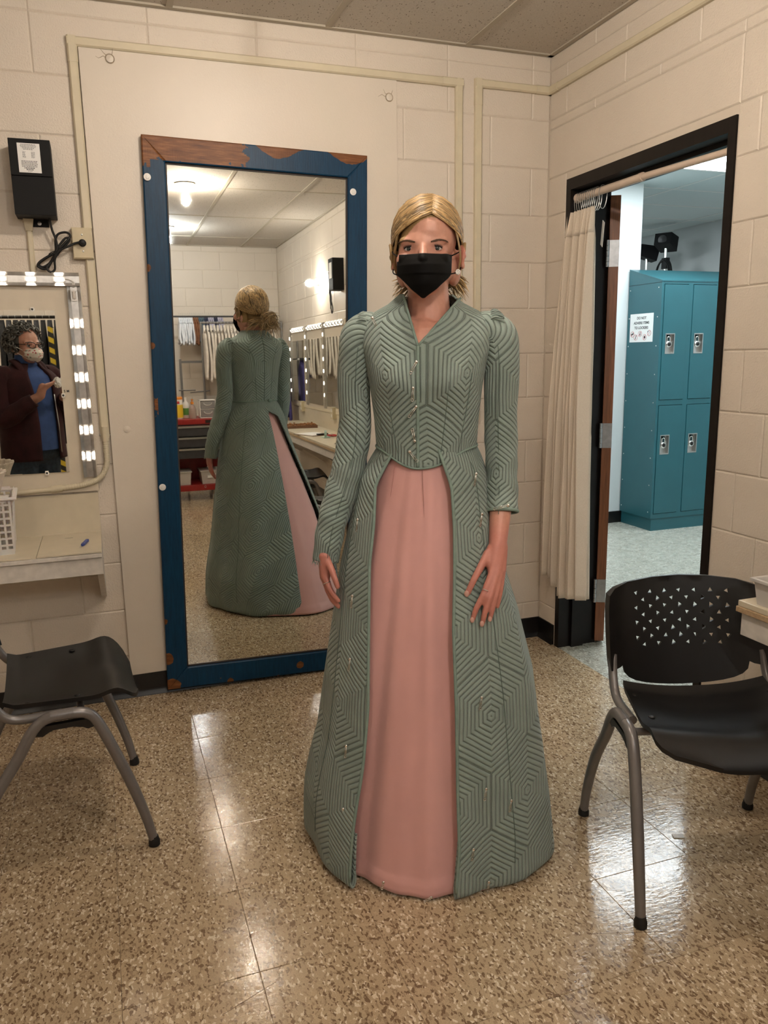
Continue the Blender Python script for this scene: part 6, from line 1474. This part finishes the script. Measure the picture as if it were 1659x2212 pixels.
# clothes
M['maroon'] = plain('maroon_fleece', (.030, .0045, .0065), .95, vary=.35, scale=14, bump=.001, bscale=300); M['bluetop'] = plain('blue_knit', (.035, .075, .22), .9, vary=.15, scale=30); M['denim'] = plain('blue_denim', (.035, .055, .085), .9, vary=.3, scale=60)
ZJ = [.80, .90, 1.02, 1.14, 1.24, 1.31, 1.345, 1.365, 1.39]; WJ = [.20, .195, .192, .20, .205, .195, .155, .11, .080]; DJ = [.165, .165, .165, .155, .145, .125, .10, .085, .075]
def loft(zs, ws, ds, a0, a1, off, nu=60, nv=40, z0=None, z1=None):
    def f(u, v):
        z = lerp(z0 or zs[0], z1 or zs[-1], v); gap = interp(z, [.8, 1.2, 1.39], [a0, a0, a0*1.3]); a = lerp(R(gap), R(360-gap), u); x = math.sin(a)*(interp(z, zs, ws)+off); y = -math.cos(a)*(interp(z, zs, ds)+off)+.01
        return Vector((x, y, z))
    return S().grid(f, nu, nv)
tp = HP('turtleneck', loft(ZJ, WJ, DJ, 0, 0, -.012, z0=.86).cap((0, .012, 1.37), (0, .010, 1.415), .066, .062, 20), M['bluetop'])
jk = HP('jacket', loft(ZJ, WJ, DJ, 20, 0, .006), M['maroon']); jk.modifiers.new('t', 'SOLIDIFY').thickness = .012
for sx in (-1, 1):
    pts = bez([(sx*.14, .02, 1.315), (sx*.185, .02, 1.31), (sx*.212, .012, 1.22), (sx*.228, -.01, 1.10), (sx*.215, -.045, 1.068), (sx*.160, -.115, 1.125), (sx*.112, -.172, 1.172)], 8)
    HP('jacket_sleeve', S().tube(pts, [interp(i/float(len(pts)-1), [0, .2, .55, .7, 1], [.06, .068, .062, .058, .043])*(1+.04*math.sin(i*.9)) for i in range(len(pts))], 24), M['maroon'], 0, jk)
    HP('jacket_collar', S().tube(bez([(sx*.07, -.085, 1.25), (sx*.078, -.07, 1.33), (sx*.082, -.01, 1.395), (sx*.05, .06, 1.405), (0, .085, 1.405)], 6), .014, 8, sx=2.), M['maroon'], 0, jk)
HP('zipper', S().tube([(-.060, -.168, .84), (-.060, -.165, 1.0), (-.058, -.150, 1.2)], .003, 6), M['steel'], 0, jk)
jn = S()
jn.ell((0, .015, .86), (.178, .135, .10))
for sx in (-1, 1): jn.cap((sx*.085, .018, .84), (sx*.088, .02, .47), .095, .07).cap((sx*.088, .02, .47), (sx*.09, .038, .10), .07, .058)
jm = remesh('jeans', jn, .008, 5); jm.materials.append(M['denim']); link('jeans', jm, helper)
for sx in (-1, 1): HP('shoe', S().ell((sx*.098, -.055, .04), (.05, .135, .04), 20, 12), M['black'], 0)
tis = S().ell((0, 0, 0), (.028, .022, .03), 16, 10); rn = random.Random(2); tis.v = [p*(1+rn.uniform(-.18, .18)) for p in tis.v]
Rh = Matrix.Translation(Vector(HO)) @ Matrix.Rotation(HR, 4, 'Z')
solo('tissue', tis.xf(Rh @ Matrix.Translation((0, -.262, 1.275))), M['paper'], "crumpled white tissue held in the helper's hands", 'tissue')
# bits on the floor
solo('paper_scrap', S().bbox(-.016, .016, -.010, .010, 0, .003, .0008).xf(Matrix.Translation((-.495, -1.63, .0)) @ Matrix.Rotation(R(-20), 4, 'Z')), M['paper'], 'tiny white scrap of card lying on the floor tiles', 'scrap')

M['scuff'] = plain('brown_scuff', (.11, .065, .035), .4)
for p0, p1, w_ in (((-1.685, -.985), (-1.615, -.935), .0022), ((-1.60, -1.035), (-1.44, -1.012), .003), ((-1.56, -1.40), (-1.55, -1.46), .0018), ((-1.85, -1.80), (-1.72, -1.75), .0018), ((-.80, -1.93), (-.95, -1.88), .0014)):
    a = Vector((*p0, 0)); b = Vector((*p1, 0)); n = Vector((-(b-a).y, (b-a).x, 0)).normalized()*w_
    obj('scuff_mark', S().add([a-n*.3, b-n*.2, b+n*.2, a+n*.3, a-n*.3+Vector((0, 0, .0003)), b-n*.2+Vector((0, 0, .0003)), b+n*.2+Vector((0, 0, .0003)), a+n*.3+Vector((0, 0, .0003))], [(3,2,1,0),(4,5,6,7),(0,1,5,4),(1,2,6,5),(2,3,7,6),(3,0,4,7)]), M['scuff'], floor)
